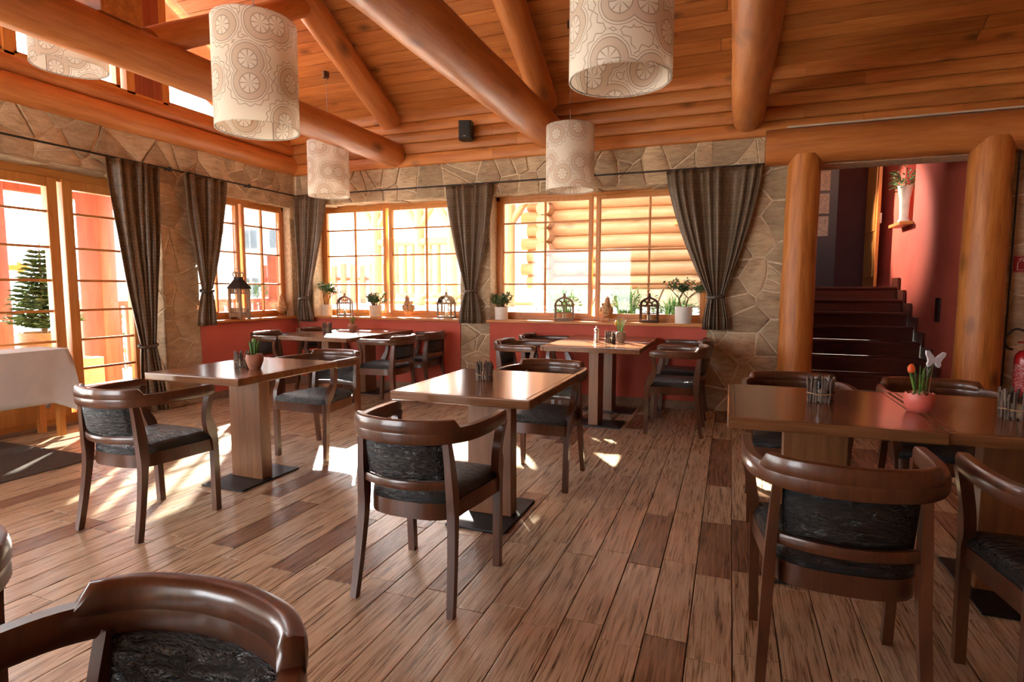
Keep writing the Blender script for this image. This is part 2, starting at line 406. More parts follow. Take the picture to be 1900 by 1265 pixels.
def frame_empty(name, loc=(0, 0, 0)):
    o = bpy.data.objects.new(name, None); COL.objects.link(o); o.location = loc; return o
def dup(root, loc, rotz, label, group=None):
    r = root.copy(); COL.objects.link(r); r.location = loc; r.rotation_euler = (0, 0, rotz); r['label'] = label
    if group: r['group'] = group
    for ch in list(root.children):
        c = ch.copy(); COL.objects.link(c); c.parent = r
        for g in list(ch.children):
            d = g.copy(); COL.objects.link(d); d.parent = c
    return r
def spline(pts, k=6):
    pts = [Vector(p) for p in pts]; out = []
    for i in range(len(pts)-1):
        p0 = pts[max(i-1, 0)]; p1 = pts[i]; p2 = pts[i+1]; p3 = pts[min(i+2, len(pts)-1)]
        for j in range(k):
            t = j/k
            out.append(.5*((2*p1)+(-p0+p2)*t+(2*p0-5*p1+4*p2-p3)*t*t+(-p0+3*p1-3*p2+p3)*t**3))
    out.append(pts[-1]); return out
_seed = [0]
def log_mesh(L, r0, r1, seg=None, n=20, wob=.03, capcut=0):
    """slightly crooked log along local X"""
    _seed[0] += 1; sd_ = _seed[0]*3.71
    seg = seg or max(6, int(L/.16)); mb = MB(); vs = []; fs = []
    for i in range(seg+1):
        x = L*i/seg; r = r0+(r1-r0)*i/seg
        cy = noise.noise(Vector((x*.5, sd_, 0)))*r*.12; cz = noise.noise(Vector((x*.5, sd_, 9)))*r*.12
        e = 1.0
        if i in (0, seg): e = .97
        for k in range(n):
            a = 2*math.pi*k/n
            rr = r*e*(1+wob*noise.noise(Vector((x*1.6, math.cos(a)*1.2+sd_, math.sin(a)*1.2))) + wob*.6*noise.noise(Vector((x*5, math.cos(a)*2.5+sd_, math.sin(a)*2.5))))
            vs.append((x, cy+rr*math.cos(a), cz+rr*math.sin(a)))
    for i in range(seg):
        for k in range(n):
            k2 = (k+1) % n; fs.append((i*n+k, i*n+k2, (i+1)*n+k2, (i+1)*n+k))
    fs.append(tuple(reversed(range(n)))); fs.append(tuple(seg*n+k for k in range(n)))
    mb.add(vs, fs); return mb
def log(name, p0, p1, r0, r1=None, mat='log', parent=None, wob=.03, n=20, roll=0):
    p0, p1 = Vector(p0), Vector(p1); d = p1-p0
    me = log_mesh(d.length, r0, r1 or r0, n=n, wob=wob).mesh(name); me.materials.append(MT[mat]); shade(me, 50)
    o = link(name, me, parent)
    q = d.to_track_quat('X', 'Z'); mw = q.to_matrix().to_4x4() @ Matrix.Rotation(roll, 4, 'X'); mw.translation = p0
    if parent: o.matrix_local = parent.matrix_basis.inverted() @ mw
    else: o.matrix_basis = mw
    return o
def bar_local(mb, p0, p1, w_, h_):
    mb.tube([p0, p1], [(w_/2, h_/2)]*2, n=4)

# ------------------------------------------------------------------ key dimensions
YB, XL, ZS, SILL = 6.30, -5.48, 2.77, .905        # stone face of back wall, of left wall, top of stone, sill height
ZC = 3.39; RIDGE_Y = 2.8; SLOPE = .5              # ceiling springs here, ridge line

# ------------------------------------------------------------------ floor
fl = MB(); fl.box((-7.2, -2.6, -.12), (5.0, 6.9, -.008))
floor = struct(fl.build('floor', 'grout', smooth=False))
tw, tl_, g = .152, .63, .0035
tmb = MB().bbox((g/2, g/2, -.012), (tw-g/2, tl_-g/2, 0), .0025); tmesh = tmb.mesh('tile'); tmesh.materials.append(MT['tile'])
cells = []
nx0 = int(math.floor((-5.8+.56)/tw)); nx1 = int(math.ceil((4.6+.56)/tw))
camp = Vector((0, 0, 1.27))
def seen(p):
    v = Vector(p)-camp; z = v.dot(fw)
    if z < .2: return None
    return 950+1068.6*v.dot(rt)/z, 632.5-1068.6*v.dot(up)/z, z
for i in range(nx0, nx1):
    x = -.56+i*tw; off = 2.067 if i % 2 == 0 else 1.98
    for j in range(-8, 7):
        y = off+j*tl_
        if y < -2.5 or y > 6.75 or x < -5.83: continue
        s_ = seen((x+tw/2, y+tl_/2, 0)); vis = s_ and -60 < s_[0] < 1960 and s_[1] < 1330
        cells.append((s_[2] if vis else 99, x, y))
cells.sort()
rest = MB()
for k, (d, x, y) in enumerate(cells):
    if k < 300 and d < 50:
        link('tile', tmesh, floor, (x, y, 0))
    else:
        rest.bbox((x+g/2, y+g/2, -.012), (x+tw-g/2, y+tl_-g/2, 0), .0025)
ro = rest.build('tile_field', 'tile', floor, smooth=False); ro['kind'] = 'stuff'

# ------------------------------------------------------------------ stone cladding
def clip(poly, a, b, c):       # keep a*x+b*y<=c
    out = []
    for i in range(len(poly)):
        p, q = poly[i], poly[(i+1) % len(poly)]
        dp = a*p[0]+b*p[1]-c; dq = a*q[0]+b*q[1]-c
        if dp <= 0: out.append(p)
        if (dp < 0 < dq) or (dq < 0 < dp):
            t = dp/(dp-dq); out.append((p[0]+(q[0]-p[0])*t, p[1]+(q[1]-p[1])*t))
    return out
def voronoi(rect, size, seed, gap=.008):
    rng = random.Random(seed); x0, y0, x1, y1 = rect; seeds = []
    nx = max(1, round((x1-x0)/size)); ny = max(1, round((y1-y0)/size))
    for i in range(nx):
        for j in range(ny):
            seeds.append((x0+(i+.5+rng.uniform(-.72, .72))*(x1-x0)/nx, y0+(j+.5+rng.uniform(-.72, .72))*(y1-y0)/ny))
    # drop some seeds so stone sizes differ
    seeds = [s_ for s_ in seeds if rng.random() > .14] or seeds
    res = []
    for p in seeds:
        poly = [(x0, y0), (x1, y0), (x1, y1), (x0, y1)]
        for q in seeds:
            if q is p: continue
            dx, dy = q[0]-p[0], q[1]-p[1]; L = math.hypot(dx, dy)
            if L > size*4.5: continue
            c = (q[0]**2+q[1]**2-p[0]**2-p[1]**2)/2/L - gap
            poly = clip(poly, dx/L, dy/L, c)
            if len(poly) < 3: break
        if len(poly) >= 3: res.append(poly)
    return res
def stones(parent, rect, size, seed, mapf, depth=.02, mat='stone', name='stone'):
    """mapf(u,v,d) -> world; d is how far the face stands proud"""
    rng = random.Random(seed+99)
    for poly in voronoi(rect, size, seed):
        cx = sum(p[0] for p in poly)/len(poly); cy = sum(p[1] for p in poly)/len(poly)
        pts = []
        for i in range(len(poly)):          # roughen outline
            p, q = poly[i], poly[(i+1) % len(poly)]
            pts.append(p); L = math.hypot(q[0]-p[0], q[1]-p[1])
            if L > .08: pts.append(((p[0]+q[0])/2+rng.uniform(-.006, .006), (p[1]+q[1])/2+rng.uniform(-.006, .006)))
        n = len(pts); d = depth*rng.uniform(.55, 1.15); tx, ty = rng.uniform(-.05, .05), rng.uniform(-.05, .05)
        o = Vector(mapf(cx, cy, 0)); mb = MB(); vs = []
        for ring, (s_, dd) in enumerate(((1, -.004), (1, d*.6), (.9, d))):
            for p in pts:
                u, v = cx+(p[0]-cx)*s_, cy+(p[1]-cy)*s_
                e = dd if ring == 0 else dd+(p[0]-cx)*tx+(p[1]-cy)*ty+rng.uniform(-.002, .002)
                vs.append(Vector(mapf(u, v, max(e, .002) if ring else e))-o)
        vs.append(Vector(mapf(cx, cy, d*1.1))-o)
        fs = []
        for a in range(2):
            for k in range(n): fs.append((a*n+k, a*n+(k+1) % n, (a+1)*n+(k+1) % n, (a+1)*n+k))
        for k in range(n): fs.append((2*n+k, 2*n+(k+1) % n, 3*n))
        mb.add(vs, fs); ob = mb.build(name, mat, parent, ang=28, loc=o)

# back wall: masonry with two window openings and the stair opening
T = .33
bw = MB()
W1, W2 = (-5.25, -3.06), (-2.67, -.22)
ZT = 2.37
for x0, x1, z0, z1 in [(-5.64, W1[0], 0, ZC), (W1[0], W1[1], 0, SILL-.03), (W1[1], W2[0], 0, ZC), (W2[0], W2[1], 0, SILL-.03), (W2[1], .72, 0, ZC),
                       (W1[0], W1[1], ZT, ZC), (W2[0], W2[1], ZT, ZC), (.72, 2.0, 2.46, ZC), (2.5, 5.0, 0, ZC), (2.0, 2.5, 2.46, ZC)]:
    bw.box((x0, YB+.035, z0), (x1, YB+T, z1))
bw.box((2.12, YB+.035, 0), (2.5, YB+.06, 2.46))
wall_back = struct(bw.build('wall_back', 'mortar', smooth=False))
fb = lambda u, v, d: (u, YB+.035-d, v)
stones(wall_back, (XL, ZT, W2[1], ZS), .2, 1, fb, .016)
stones(wall_back, (W1[1], 0.0, W2[0], ZT), .21, 2, fb, .016)
stones(wall_back, (W2[1], 0.0, .62, ZS), .23, 3, fb, .016)
stones(wall_back, (XL, 0.0, W1[0], ZT), .2, 4, fb, .016)
stones(wall_back, (2.16, 0.0, 4.4, 2.46), .3, 5, fb, .016)
# underside of the lintels, lit from outside
for k, (a, b) in enumerate((W1, W2)):
    stones(wall_back, (a, YB+.04, b, YB+.24), .2, 20+k, lambda u, v, d: (u, v, ZT-d), .015)
# red panels and stone baseboards below the sills
for k, (a, b) in enumerate(((XL, W1[1]+.0), W2)):
    pn = MB().box((a+.0, YB+.012, 0), (b, YB+.034, SILL-.03)).build('wall_panel', 'redwall', wall_back, smooth=False)
    bb = struct(MB().bbox((a+.0, YB-.004, 0), (b, YB+.011, .085), .003).build('baseboard_%d' % (k+1), 'baseb', smooth=False))
# log siding boards above the stone
bz = [ZS-.012, 2.90, 3.03, 3.155, 3.28, ZC+.03]
for k in range(5):
    for x0, x1 in ((XL-.05, -2.62+.3*(k % 2)), (-2.62+.3*(k % 2), 1.1-.5*(k % 3)), (1.1-.5*(k % 3), 4.9)):
        h = bz[k+1]-bz[k]; L = x1-x0
        prof = [(YB+.03, 0), (YB-.006, 0.003), (YB-.014, h*.1), (YB-.018, h*.5), (YB-.014, h*.9), (YB-.006, h-.003), (YB+.03, h)]
        mb = MB(); n = len(prof)
        vs = [(0, p[0]-YB, p[1]) for p in prof]+[(L-.002, p[0]-YB, p[1]) for p in prof]
        fs = [tuple(range(n)), tuple(reversed(range(n, 2*n)))]+[(i, n+i, n+(i+1) % n, (i+1) % n) for i in range(n)]
        mb.add(vs, fs); mb.build('siding_board', 'board', wall_back, ang=60, loc=(x0, YB, bz[k]))

# left wall: door opening, window opening, gable lights above
lw = MB()
DOOR = (-.6, 4.34); LWIN = (4.74, 6.22); XO = XL-.40
for y0, y1, z0, z1 in [(-2.6, DOOR[0], 0, ZS), (DOOR[1], LWIN[0], 0, ZS), (LWIN[0], LWIN[1], 0, SILL-.03), (LWIN[1], YB+T, 0, ZS),
                       (DOOR[0], DOOR[1], ZT-.02, ZS), (LWIN[0], LWIN[1], ZT-.02, ZS)]:
    lw.box((XO if y0 < 4.339 else XL-.19, y0, z0), (XL-.035, y1, z1))
lw.box((XO, DOOR[1], 0), (XL-.2, DOOR[1]+.16, ZS))
wall_left = struct(lw.build('wall_left', 'mortar', smooth=False))
flf = lambda u, v, d: (XL-.035+d, u, v)
stones(wall_left, (1.2, ZT-.02, YB, ZS), .2, 6, flf, .016)
stones(wall_left, (DOOR[1], 0, LWIN[0]+.02, ZT-.02), .24, 7, flf, .016)
stones(wall_left, (LWIN[1], SILL, YB, ZT-.02), .2, 8, flf, .016)
stones(wall_left, (XL-.30, 0, XL-.02, ZT-.02), .24, 9, lambda u, v, d: (u, DOOR[1]-d, v), .02)
stones(wall_left, (XL-.30, 2.0, XL-.02, DOOR[1]), .22, 10, lambda u, v, d: (u, v, ZT-.02-d), .015)
stones(wall_left, (XL-.14, LWIN[0], XL-.02, LWIN[1]), .2, 11, lambda u, v, d: (u, v, ZT-.02-d), .015)
MB().box((XL-.034, LWIN[0]+.02, 0), (XL-.012, YB, SILL-.03)).build('wall_panel', 'redwall', wall_left, smooth=False)
struct(MB().bbox((XL-.011, LWIN[0]+.02, 0), (XL+.004, YB, .085), .003).build('baseboard_left', 'baseb', smooth=False))
# stacked plate logs on the left wall
for z, r, nm in ((2.885, .125, 'plate_log'), (3.075, .075, 'plate_log')):
    o = log(nm, (XL-.06, -2.4, z), (XL-.06, YB+.1, z), r, r, 'log', wall_left)
# gable: frame, panes and boards following the roof
def zroof(y): return ZC+(YB-abs(y-RIDGE_Y)-RIDGE_Y)*SLOPE if False else ZC+(YB-RIDGE_Y-abs(y-RIDGE_Y))*SLOPE
gable = struct(MB().box((XL-.16, -.7, 3.12), (XL-.02, YB, 3.17)).build('trim_1', 'framey', smooth=False))
def gquad(y0, y1, z0, x0, x1, name, mat, parent, inset=0.0):
    mb = MB(); zz = lambda y: zroof(y)-inset
    ys = [y0]+([RIDGE_Y] if y0 < RIDGE_Y < y1 else [])+[y1]
    poly = [(y0, z0), (y1, z0)]+[(y, max(zz(y), z0+.001)) for y in reversed(ys)]
    mb.prism(poly, x0, x1, 'x'); return mb.build(name, mat, parent, smooth=False)
gwin = [(2.1, 3.05), (3.12, 4.02), (4.5, 5.62)]
for y0, y1 in [(-2.4, .2), (.2, 2.1)]: gquad(y0, y1, 3.15, XL-.14, XL-.04, 'gable_board', 'board', wall_left)
for y0, y1 in [(4.06, 4.14), (4.44, 4.5), (3.05, 3.12)]: gquad(y0, y1, 3.15, XL-.16, XL-.02, 'gable_post', 'frame', wall_left)
gquad(5.62, 6.28, 3.15, XL-.14, XL-.04, 'gable_board', 'board', wall_left)
for y0, y1 in ((4.14, 4.24), (4.24, 4.34), (4.34, 4.44)): gquad(y0+.002, y1-.002, 3.15, XL-.13, XL-.03, 'gable_board', 'terrace', wall_left)
for k, (y0, y1) in enumerate(gwin):
    gw = struct(gquad(y0, y1, 3.17, XL-.11, XL-.10, 'window_%d' % (k+5), 'glass', None, .02))
    fr = MB()
    fr.box((XL-.14, y0, 3.15), (XL-.05, y1, 3.20)); fr.box((XL-.14, y0, 3.15), (XL-.05, y0+.04, zroof(y0))); fr.box((XL-.14, y1-.04, 3.15), (XL-.05, y1, zroof(y1)))
    fr.build('window_frame', 'frame', gw, smooth=False)

# room behind and to the right of the camera
rw = MB()
for z0, z1, x0, x1 in [(0, .7, -6.1, 5.0), (2.5, 3.2, -6.1, 5.0)] + [(.7, 2.5, -6.1, -5.3), (.7, 2.5, -2.5, 5.0)]:
    rw.box((x0, -2.6, z0), (x1, -2.4, z1))
struct(rw.build('wall_rear', 'cplaster', smooth=False))
struct(MB().box((4.8, -2.6, 0), (5.0, YB+T, 4.9)).build('wall_right', 'board', smooth=False))

# ------------------------------------------------------------------ ceiling
ang = math.atan(SLOPE); cl = (YB-RIDGE_Y)/math.cos(ang)
def slope_pt(s_, off=0):       # distance up the back slope from the wall
    return YB-s_*math.cos(ang)-off*math.sin(ang), ZC+s_*math.sin(ang)-off*math.cos(ang)
cm = MB()
y1, z1 = YB+.7, ZC-.35
cm.prism([(YB+.9, ZC-.45+.03), (RIDGE_Y, ZC+3.5*SLOPE+.03), (-2.8, ZC+3.5*SLOPE-2.8+.03), (-2.8, ZC+3.5*SLOPE-2.8+.25), (RIDGE_Y, ZC+3.5*SLOPE+.25), (YB+.9, ZC-.45+.25)], -6.4, 5.0, 'x')
ceiling = struct(cm.build('ceiling', 'board', smooth=False))
bwid = .143; nb = int(cl/bwid)+1
rngb = random.Random(4)
for side in (1, -1):
    for k in range(nb if side == 1 else 37):
        cuts = [XL-.02]+sorted([rngb.uniform(-4.4, -2.4), rngb.uniform(-1.6, .2), rngb.uniform(1.2, 3)])+[4.85]
        if side == -1: cuts = [XL-.02, 4.85]
        for a, b in zip(cuts, cuts[1:]):
            L = b-a
            mb = MB().bbox((0, .0025, 0), (L-.002, bwid-.0025, .02), .007)
            s_ = k*bwid
            if side == 1:
                y, z = YB-s_*math.cos(ang), ZC+s_*math.sin(ang)
                rx = ang
                o = mb.build('ceiling_board', 'board', ceiling, smooth=False)
                o.matrix_basis = Matrix.Translation((a, y, z)) @ Matrix.Rotation(math.pi-ang, 4, 'X') @ Matrix.Translation((0, 0, -.03))
            else:
                y, z = RIDGE_Y-s_*math.cos(ang), ZC+3.5*SLOPE-s_*math.sin(ang)
                o = mb.build('ceiling_board', 'board', ceiling, smooth=False)
                o.matrix_basis = Matrix.Translation((a, y, z)) @ Matrix.Rotation(math.pi+ang, 4, 'X') @ Matrix.Translation((0, 0, -.03))

# trusses: tie beams, rafters, king posts and struts
TR = [(-3.91, 2.90, .145), (-1.94, 3.01, .185), (.10, 2.95, .15)]
for k, (x, z, r) in enumerate(TR):
    b = struct(log('tie_beam', (x, -2.3, z), (x, YB-.035, z), r*1.04, r, wob=.05), ['long tie beam log beside the gable wall', 'thick tie beam log in the middle of the ceiling', 'tie beam log above the stone wall by the stairs', 'tie beam log over the stair opening'][k], 'beam')
    y0, z0 = slope_pt(.05, .15); ys, zs = slope_pt(cl, .15)
    struct(log('rafter', (x, ys, zs), (x, y0, z0), .15, .135, wob=.05), ['round rafter log near the gable wall', 'round rafter log above the thick tie beam', 'round rafter log in line with the stone pier', 'round rafter log over the stairs'][k], 'rafter')
    kp = MB().bbox((x-.12, RIDGE_Y-.14, z+r-.02), (x+.12, RIDGE_Y+.14, zroof(RIDGE_Y)-.02), .01)
    struct(kp.build('king_post', 'logpost', smooth=False), ['squared king post on the tie beam by the gable', 'squared king post on the thick tie beam', 'squared king post on the third tie beam', 'squared king post on the last tie beam'][k], 'post')
    y2, z2 = slope_pt(1.7, .2)
    struct(log('strut', (x, RIDGE_Y+.28, z+r*.7), (x, y2, z2), .1, .1), ['diagonal strut rising from the tie beam by the gable', 'diagonal strut on the thick tie beam', 'diagonal strut on the third tie beam', 'diagonal strut on the last tie beam'][k], 'strut')
# ridge and header over the stair opening
struct(log('ridge_beam', (XL, RIDGE_Y, zroof(RIDGE_Y)-.1), (4.8, RIDGE_Y, zroof(RIDGE_Y)-.1), .12), 'ridge beam log along the top of the ceiling', 'beam')
HY = YB-.06
struct(log('header_beam', (.27, HY, 2.625), (4.7, HY, 2.625), .172, .175, wob=.025), 'heavy round header log spanning the stair opening', 'beam')
struct(log('log_post', (.605, HY-.02, 0), (.615, HY-.02, 2.53), .158, .142, 'logpost', wob=.05), 'round log post between the stone wall and the stairs', 'post')
struct(log('log_post', (2.07, HY-.02, 0), (2.075, HY-.02, 2.56), .172, .158, 'logpost', wob=.05), 'round log post between the stairs and the fire extinguisher', 'post')

struct(MB().bbox((.45, YB-.12, 2.793), (4.7, YB-.03, 2.808), .003).build('trim_7', 'cplaster', smooth=False))
cbl = MB().tube(spline([(2.262, HY-.02, 2.50), (2.258, HY-.03, 1.9), (2.262, HY-.02, 1.3), (2.258, HY-.03, .6), (2.26, HY-.02, .02)], 4), .008, 6).build('wall_cable', 'black'); tag(cbl, 'black cable running down beside the log post by the extinguisher', 'cable')
# ------------------------------------------------------------------ windows and door
def glazed(name, u0, u1, z0, z1, plane, mapf, leaves, vm, hz, fwid=.075, dep=.06, label=None, mull=.06, rail=None, gl=None, mats=('framex', 'frame'), bottom=None):
    """mapf(u,d,z): u along wall, d outward depth"""
    root = struct(frame_empty(name))
    def bx(a, b, c, d, e0, e1, nm, mat, parent=root):
        p, q = mapf(a, e0, c), mapf(b, e1, d)
        lo = [min(p[i], q[i]) for i in range(3)]; hi = [max(p[i], q[i]) for i in range(3)]
        return MB().bbox(lo, hi, .004).build(nm, mat, parent, smooth=False)
    bot = bottom or fwid
    bx(u0, u1, z1-fwid*.8, z1, 0, dep, 'frame_head', mats[0]); bx(u0, u1, z0, z0+fwid*.7, 0, dep, 'frame_foot', mats[0])
    bx(u0, u0+fwid*.6, z0, z1, 0, dep, 'frame_jamb', mats[1]); bx(u1-fwid*.6, u1, z0, z1, 0, dep, 'frame_jamb', mats[1])
    edges = leaves
    for (a, b) in edges:
        # sash
        lf = MB(); e0, e1 = -.012, dep-.012
        sw = fwid*.62
        za, zb = z0+fwid*.5, z1-fwid*.6
        def add(x0, x1, c, d):
            p, q = mapf(x0, e0, c), mapf(x1, e1, d)
            lf.bbox([min(p[i], q[i]) for i in range(3)], [max(p[i], q[i]) for i in range(3)], .005)
        add(a, a+sw, za, zb); add(b-sw, b, za, zb); add(a+sw, b-sw, zb-sw, zb); add(a+sw, b-sw, za, za+bot*.62)
        sash = lf.build('sash', mats[1], root, smooth=False)
        zi0, zi1 = za+bot*.62, zb-sw
        us = [a+sw]+[a+sw+(b-a-2*sw)*v for v in vm]+[b-sw]
        zsx = [zi0]+[h for h in hz if zi0+.03 < h < zi1-.03]+[zi1]
        pm = .011
        for v in us[1:-1]: bx(v-pm, v+pm, zi0, zi1, .004, .034, 'muntin', mats[1], sash)
        for h in zsx[1:-1]: bx(a+sw, b-sw, h-pm, h+pm, .004, .034, 'muntin', mats[0], sash)
        for i in range(len(us)-1):
            for j in range(len(zsx)-1):
                bx(us[i], us[i+1], zsx[j], zsx[j+1], .017, .021, 'pane', 'glass', sash)
    return root
mb_ = lambda u, d, z: (u, YB+.24+d, z)
hz = [1.325, 1.705, 2.045]
glazed('window_1', W1[0], W1[1], SILL, ZT, 0, mb_, [(-5.21, -4.225), (-4.185, -3.1)], [.5], hz)
glazed('window_2', W2[0], W2[1], SILL, ZT, 0, mb_, [(-2.63, -1.49), (-1.45, -.26)], [.5], hz)
ml_ = lambda u, d, z: (XL-.14-d, u, z)
glazed('window_3', LWIN[0], LWIN[1], SILL, ZT-.02, 0, ml_, [(4.78, 5.46), (5.5, 6.18)], [.5], hz, mats=('framey', 'frame'))
md_ = lambda u, d, z: (XL-.30-d, u, z)
dz = [.50, .78, 1.06, 1.34, 1.64, 1.96]
glazed('door_1', DOOR[0], DOOR[1], .0, ZT-.02, 0, md_, [(-.5, .95), (1.0, 2.22), (2.27, 3.535), (3.58, 4.28)], [], dz, fwid=.14, dep=.08, mats=('framey', 'frame'), bottom=.42)
# door threshold
struct(MB().bbox((XL-.3, DOOR[0], -.004), (XL-.2, DOOR[1], .02), .004).build('trim_2', 'baseb', smooth=False))
# sills
for k, (a, b) in enumerate(((XL-.02, W1[1]+.03), (W2[0]-.03, W2[1]+.04))):
    struct(MB().bbox((a, YB-.03, SILL-.03), (b, YB+.25, SILL), .006).build('trim_%d' % (3+k), 'framex', smooth=False))
struct(MB().bbox((XL-.16, LWIN[0], SILL-.03), (XL+.03, YB-.04, SILL), .006).build('trim_5', 'framey', smooth=False))

# ------------------------------------------------------------------ stair hall
st = thing('staircase', 'dark wooden staircase rising behind the log posts', 'staircase'); st['kind'] = 'structure'
SX0, SX1 = .4, 2.06
for k in range(8):
    y = 6.94+.294*k; z = .163*(k+1)
    MB().bbox((SX0, y, z-.163), (SX1, y+.02, z-.03), .002).build('riser', 'step', st, smooth=False)
    t_ = MB().bbox((SX0, y-.02, z-.03), (SX1, y+.30 if k < 7 else y+1.6, z), .006).build('tread', 'step', st, smooth=False)
    MB().bbox((SX1+.002, y-.03, z-.16), (SX1+.03, y+.27, z+.12), .003).build('wall_string', 'step', st, smooth=False)
hallm = MB()
hallm.box((2.12, YB+.062, 0), (2.5, YB+T, 2.46)); hallm.box((2.10, YB+T, 0), (2.5, 8.60, 4.6)); hallm.box((2.10, 8.60, 0), (2.5, 9.06, 2.12)); hallm.box((2.10, 9.06, 0), (2.5, 10.6, 4.6)); hallm.box((2.3, 8.60, 2.12), (2.5, 9.06, 3.4)); hallm.box((2.10, 8.6, 3.4), (2.5, 9.06, 4.6))
struct(hallm.build('wall_stair_right', 'redwall', smooth=False))
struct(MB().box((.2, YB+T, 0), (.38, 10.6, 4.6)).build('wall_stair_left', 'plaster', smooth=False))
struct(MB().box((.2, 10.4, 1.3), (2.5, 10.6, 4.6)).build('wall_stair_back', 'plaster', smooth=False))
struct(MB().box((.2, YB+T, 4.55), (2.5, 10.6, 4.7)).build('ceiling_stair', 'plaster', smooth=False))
struct(MB().bbox((1.95, 8.56, 2.08), (2.3, 9.10, 2.12), .004).build('trim_6', 'framey', smooth=False))
# open timber door on the landing and dark glazed door behind
d2 = thing('door_2', 'narrow orange timber door standing open on the landing', 'door'); d2['kind'] = 'structure'
MB().bbox((1.90, 9.55, 1.31), (1.94, 10.3, 3.35), .004).build('door_leaf', 'frame', d2, smooth=False)
MB().bbox((1.885, 9.62, 1.45), (1.90, 10.22, 1.95), .006).build('door_panel', 'frame', d2, smooth=False)
MB().bbox((1.885, 9.62, 2.1), (1.90, 10.22, 3.2), .006).build('door_panel', 'frame', d2, smooth=False)
MB().bbox((1.955, 9.53, 2.2), (1.94, 9.56, 2.34), .003).build('door_hinge', 'steel', d2, smooth=False)
d3 = thing('door_3', 'dark glazed door in the shadow of the landing', 'door'); d3['kind'] = 'structure'
MB().bbox((.75, 10.33, 1.31), (1.52, 10.39, 3.4), .004).build('door_leaf', 'door_d', d3, smooth=False)
for zz in (2.1, 2.45, 2.8):
    for xx in (.85, 1.14): MB().bbox((xx, 10.315, zz), (xx+.26, 10.335, zz+.31), .003).build('pane', 'stonepot', d3, smooth=False)
hl = bpy.data.lights.new('added_hall_spot', 'SPOT'); hl.energy = 30; hl.color = (1, .86, .72); hl.spot_size = math.radians(58); hl.spot_blend = .5; hl.shadow_soft_size = .1  # added spot without a fixture, brightens the red stair wall and niche
hlo = bpy.data.objects.new('added_hall_spot', hl); COL.objects.link(hlo); hlo.location = (.55, 9.55, 2.7)
hlo.rotation_euler = (Vector((2.1, 8.95, 2.15))-Vector((.55, 9.55, 2.7))).to_track_quat('-Z', 'Y').to_euler()

# ------------------------------------------------------------------ armchairs
def D_outline(wf, wb, yf, yb, rf=.03, n=14):
    """plan of the seat: straight front, rounded back (ccw)"""
    pts = []
    for a in range(5):          # front right corner
        t = math.radians(90-90*a/4); pts.append((wf-rf+rf*math.cos(math.pi/2-t) if False else wf-rf+rf*math.sin(math.radians(90*a/4)), yf-rf+rf*math.cos(math.radians(90*a/4))))
    pts.append(((wf+wb)/2, (yf+yb)/2+.04))
    for a in range(n+1):
        t = math.pi*a/n; e = .72
        cx, sx = math.cos(t), math.sin(t)
        pts.append((wb*(abs(cx)**e)*(1 if cx >= 0 else -1), (yb+.14)-.14*(abs(sx)**e)))
    pts.append((-(wf+wb)/2, (yf+yb)/2+.04))
    for a in range(5):
        pts.append((-(wf-rf)-rf*math.cos(math.radians(90*a/4)), yf-rf+rf*math.sin(math.radians(90*a/4))))
    return list(reversed(pts))
def rail_pt(t):
    """plan curve of the bent arm rail, t in -1..1"""
    ctrl = [(.268, .205), (.272, .08), (.266, -.05), (.238, -.155), (.165, -.235), (.06, -.268), (0, -.272)]
    full = [(-x, y) for x, y in ctrl]+[(x, y) for x, y in reversed(ctrl[:-1])]
    return full
RAILP = spline([Vector((x, y, 0)) for x, y in rail_pt(0)], 5)
def back_y(x, base=-.272, k=2.3): return base+k*x*x
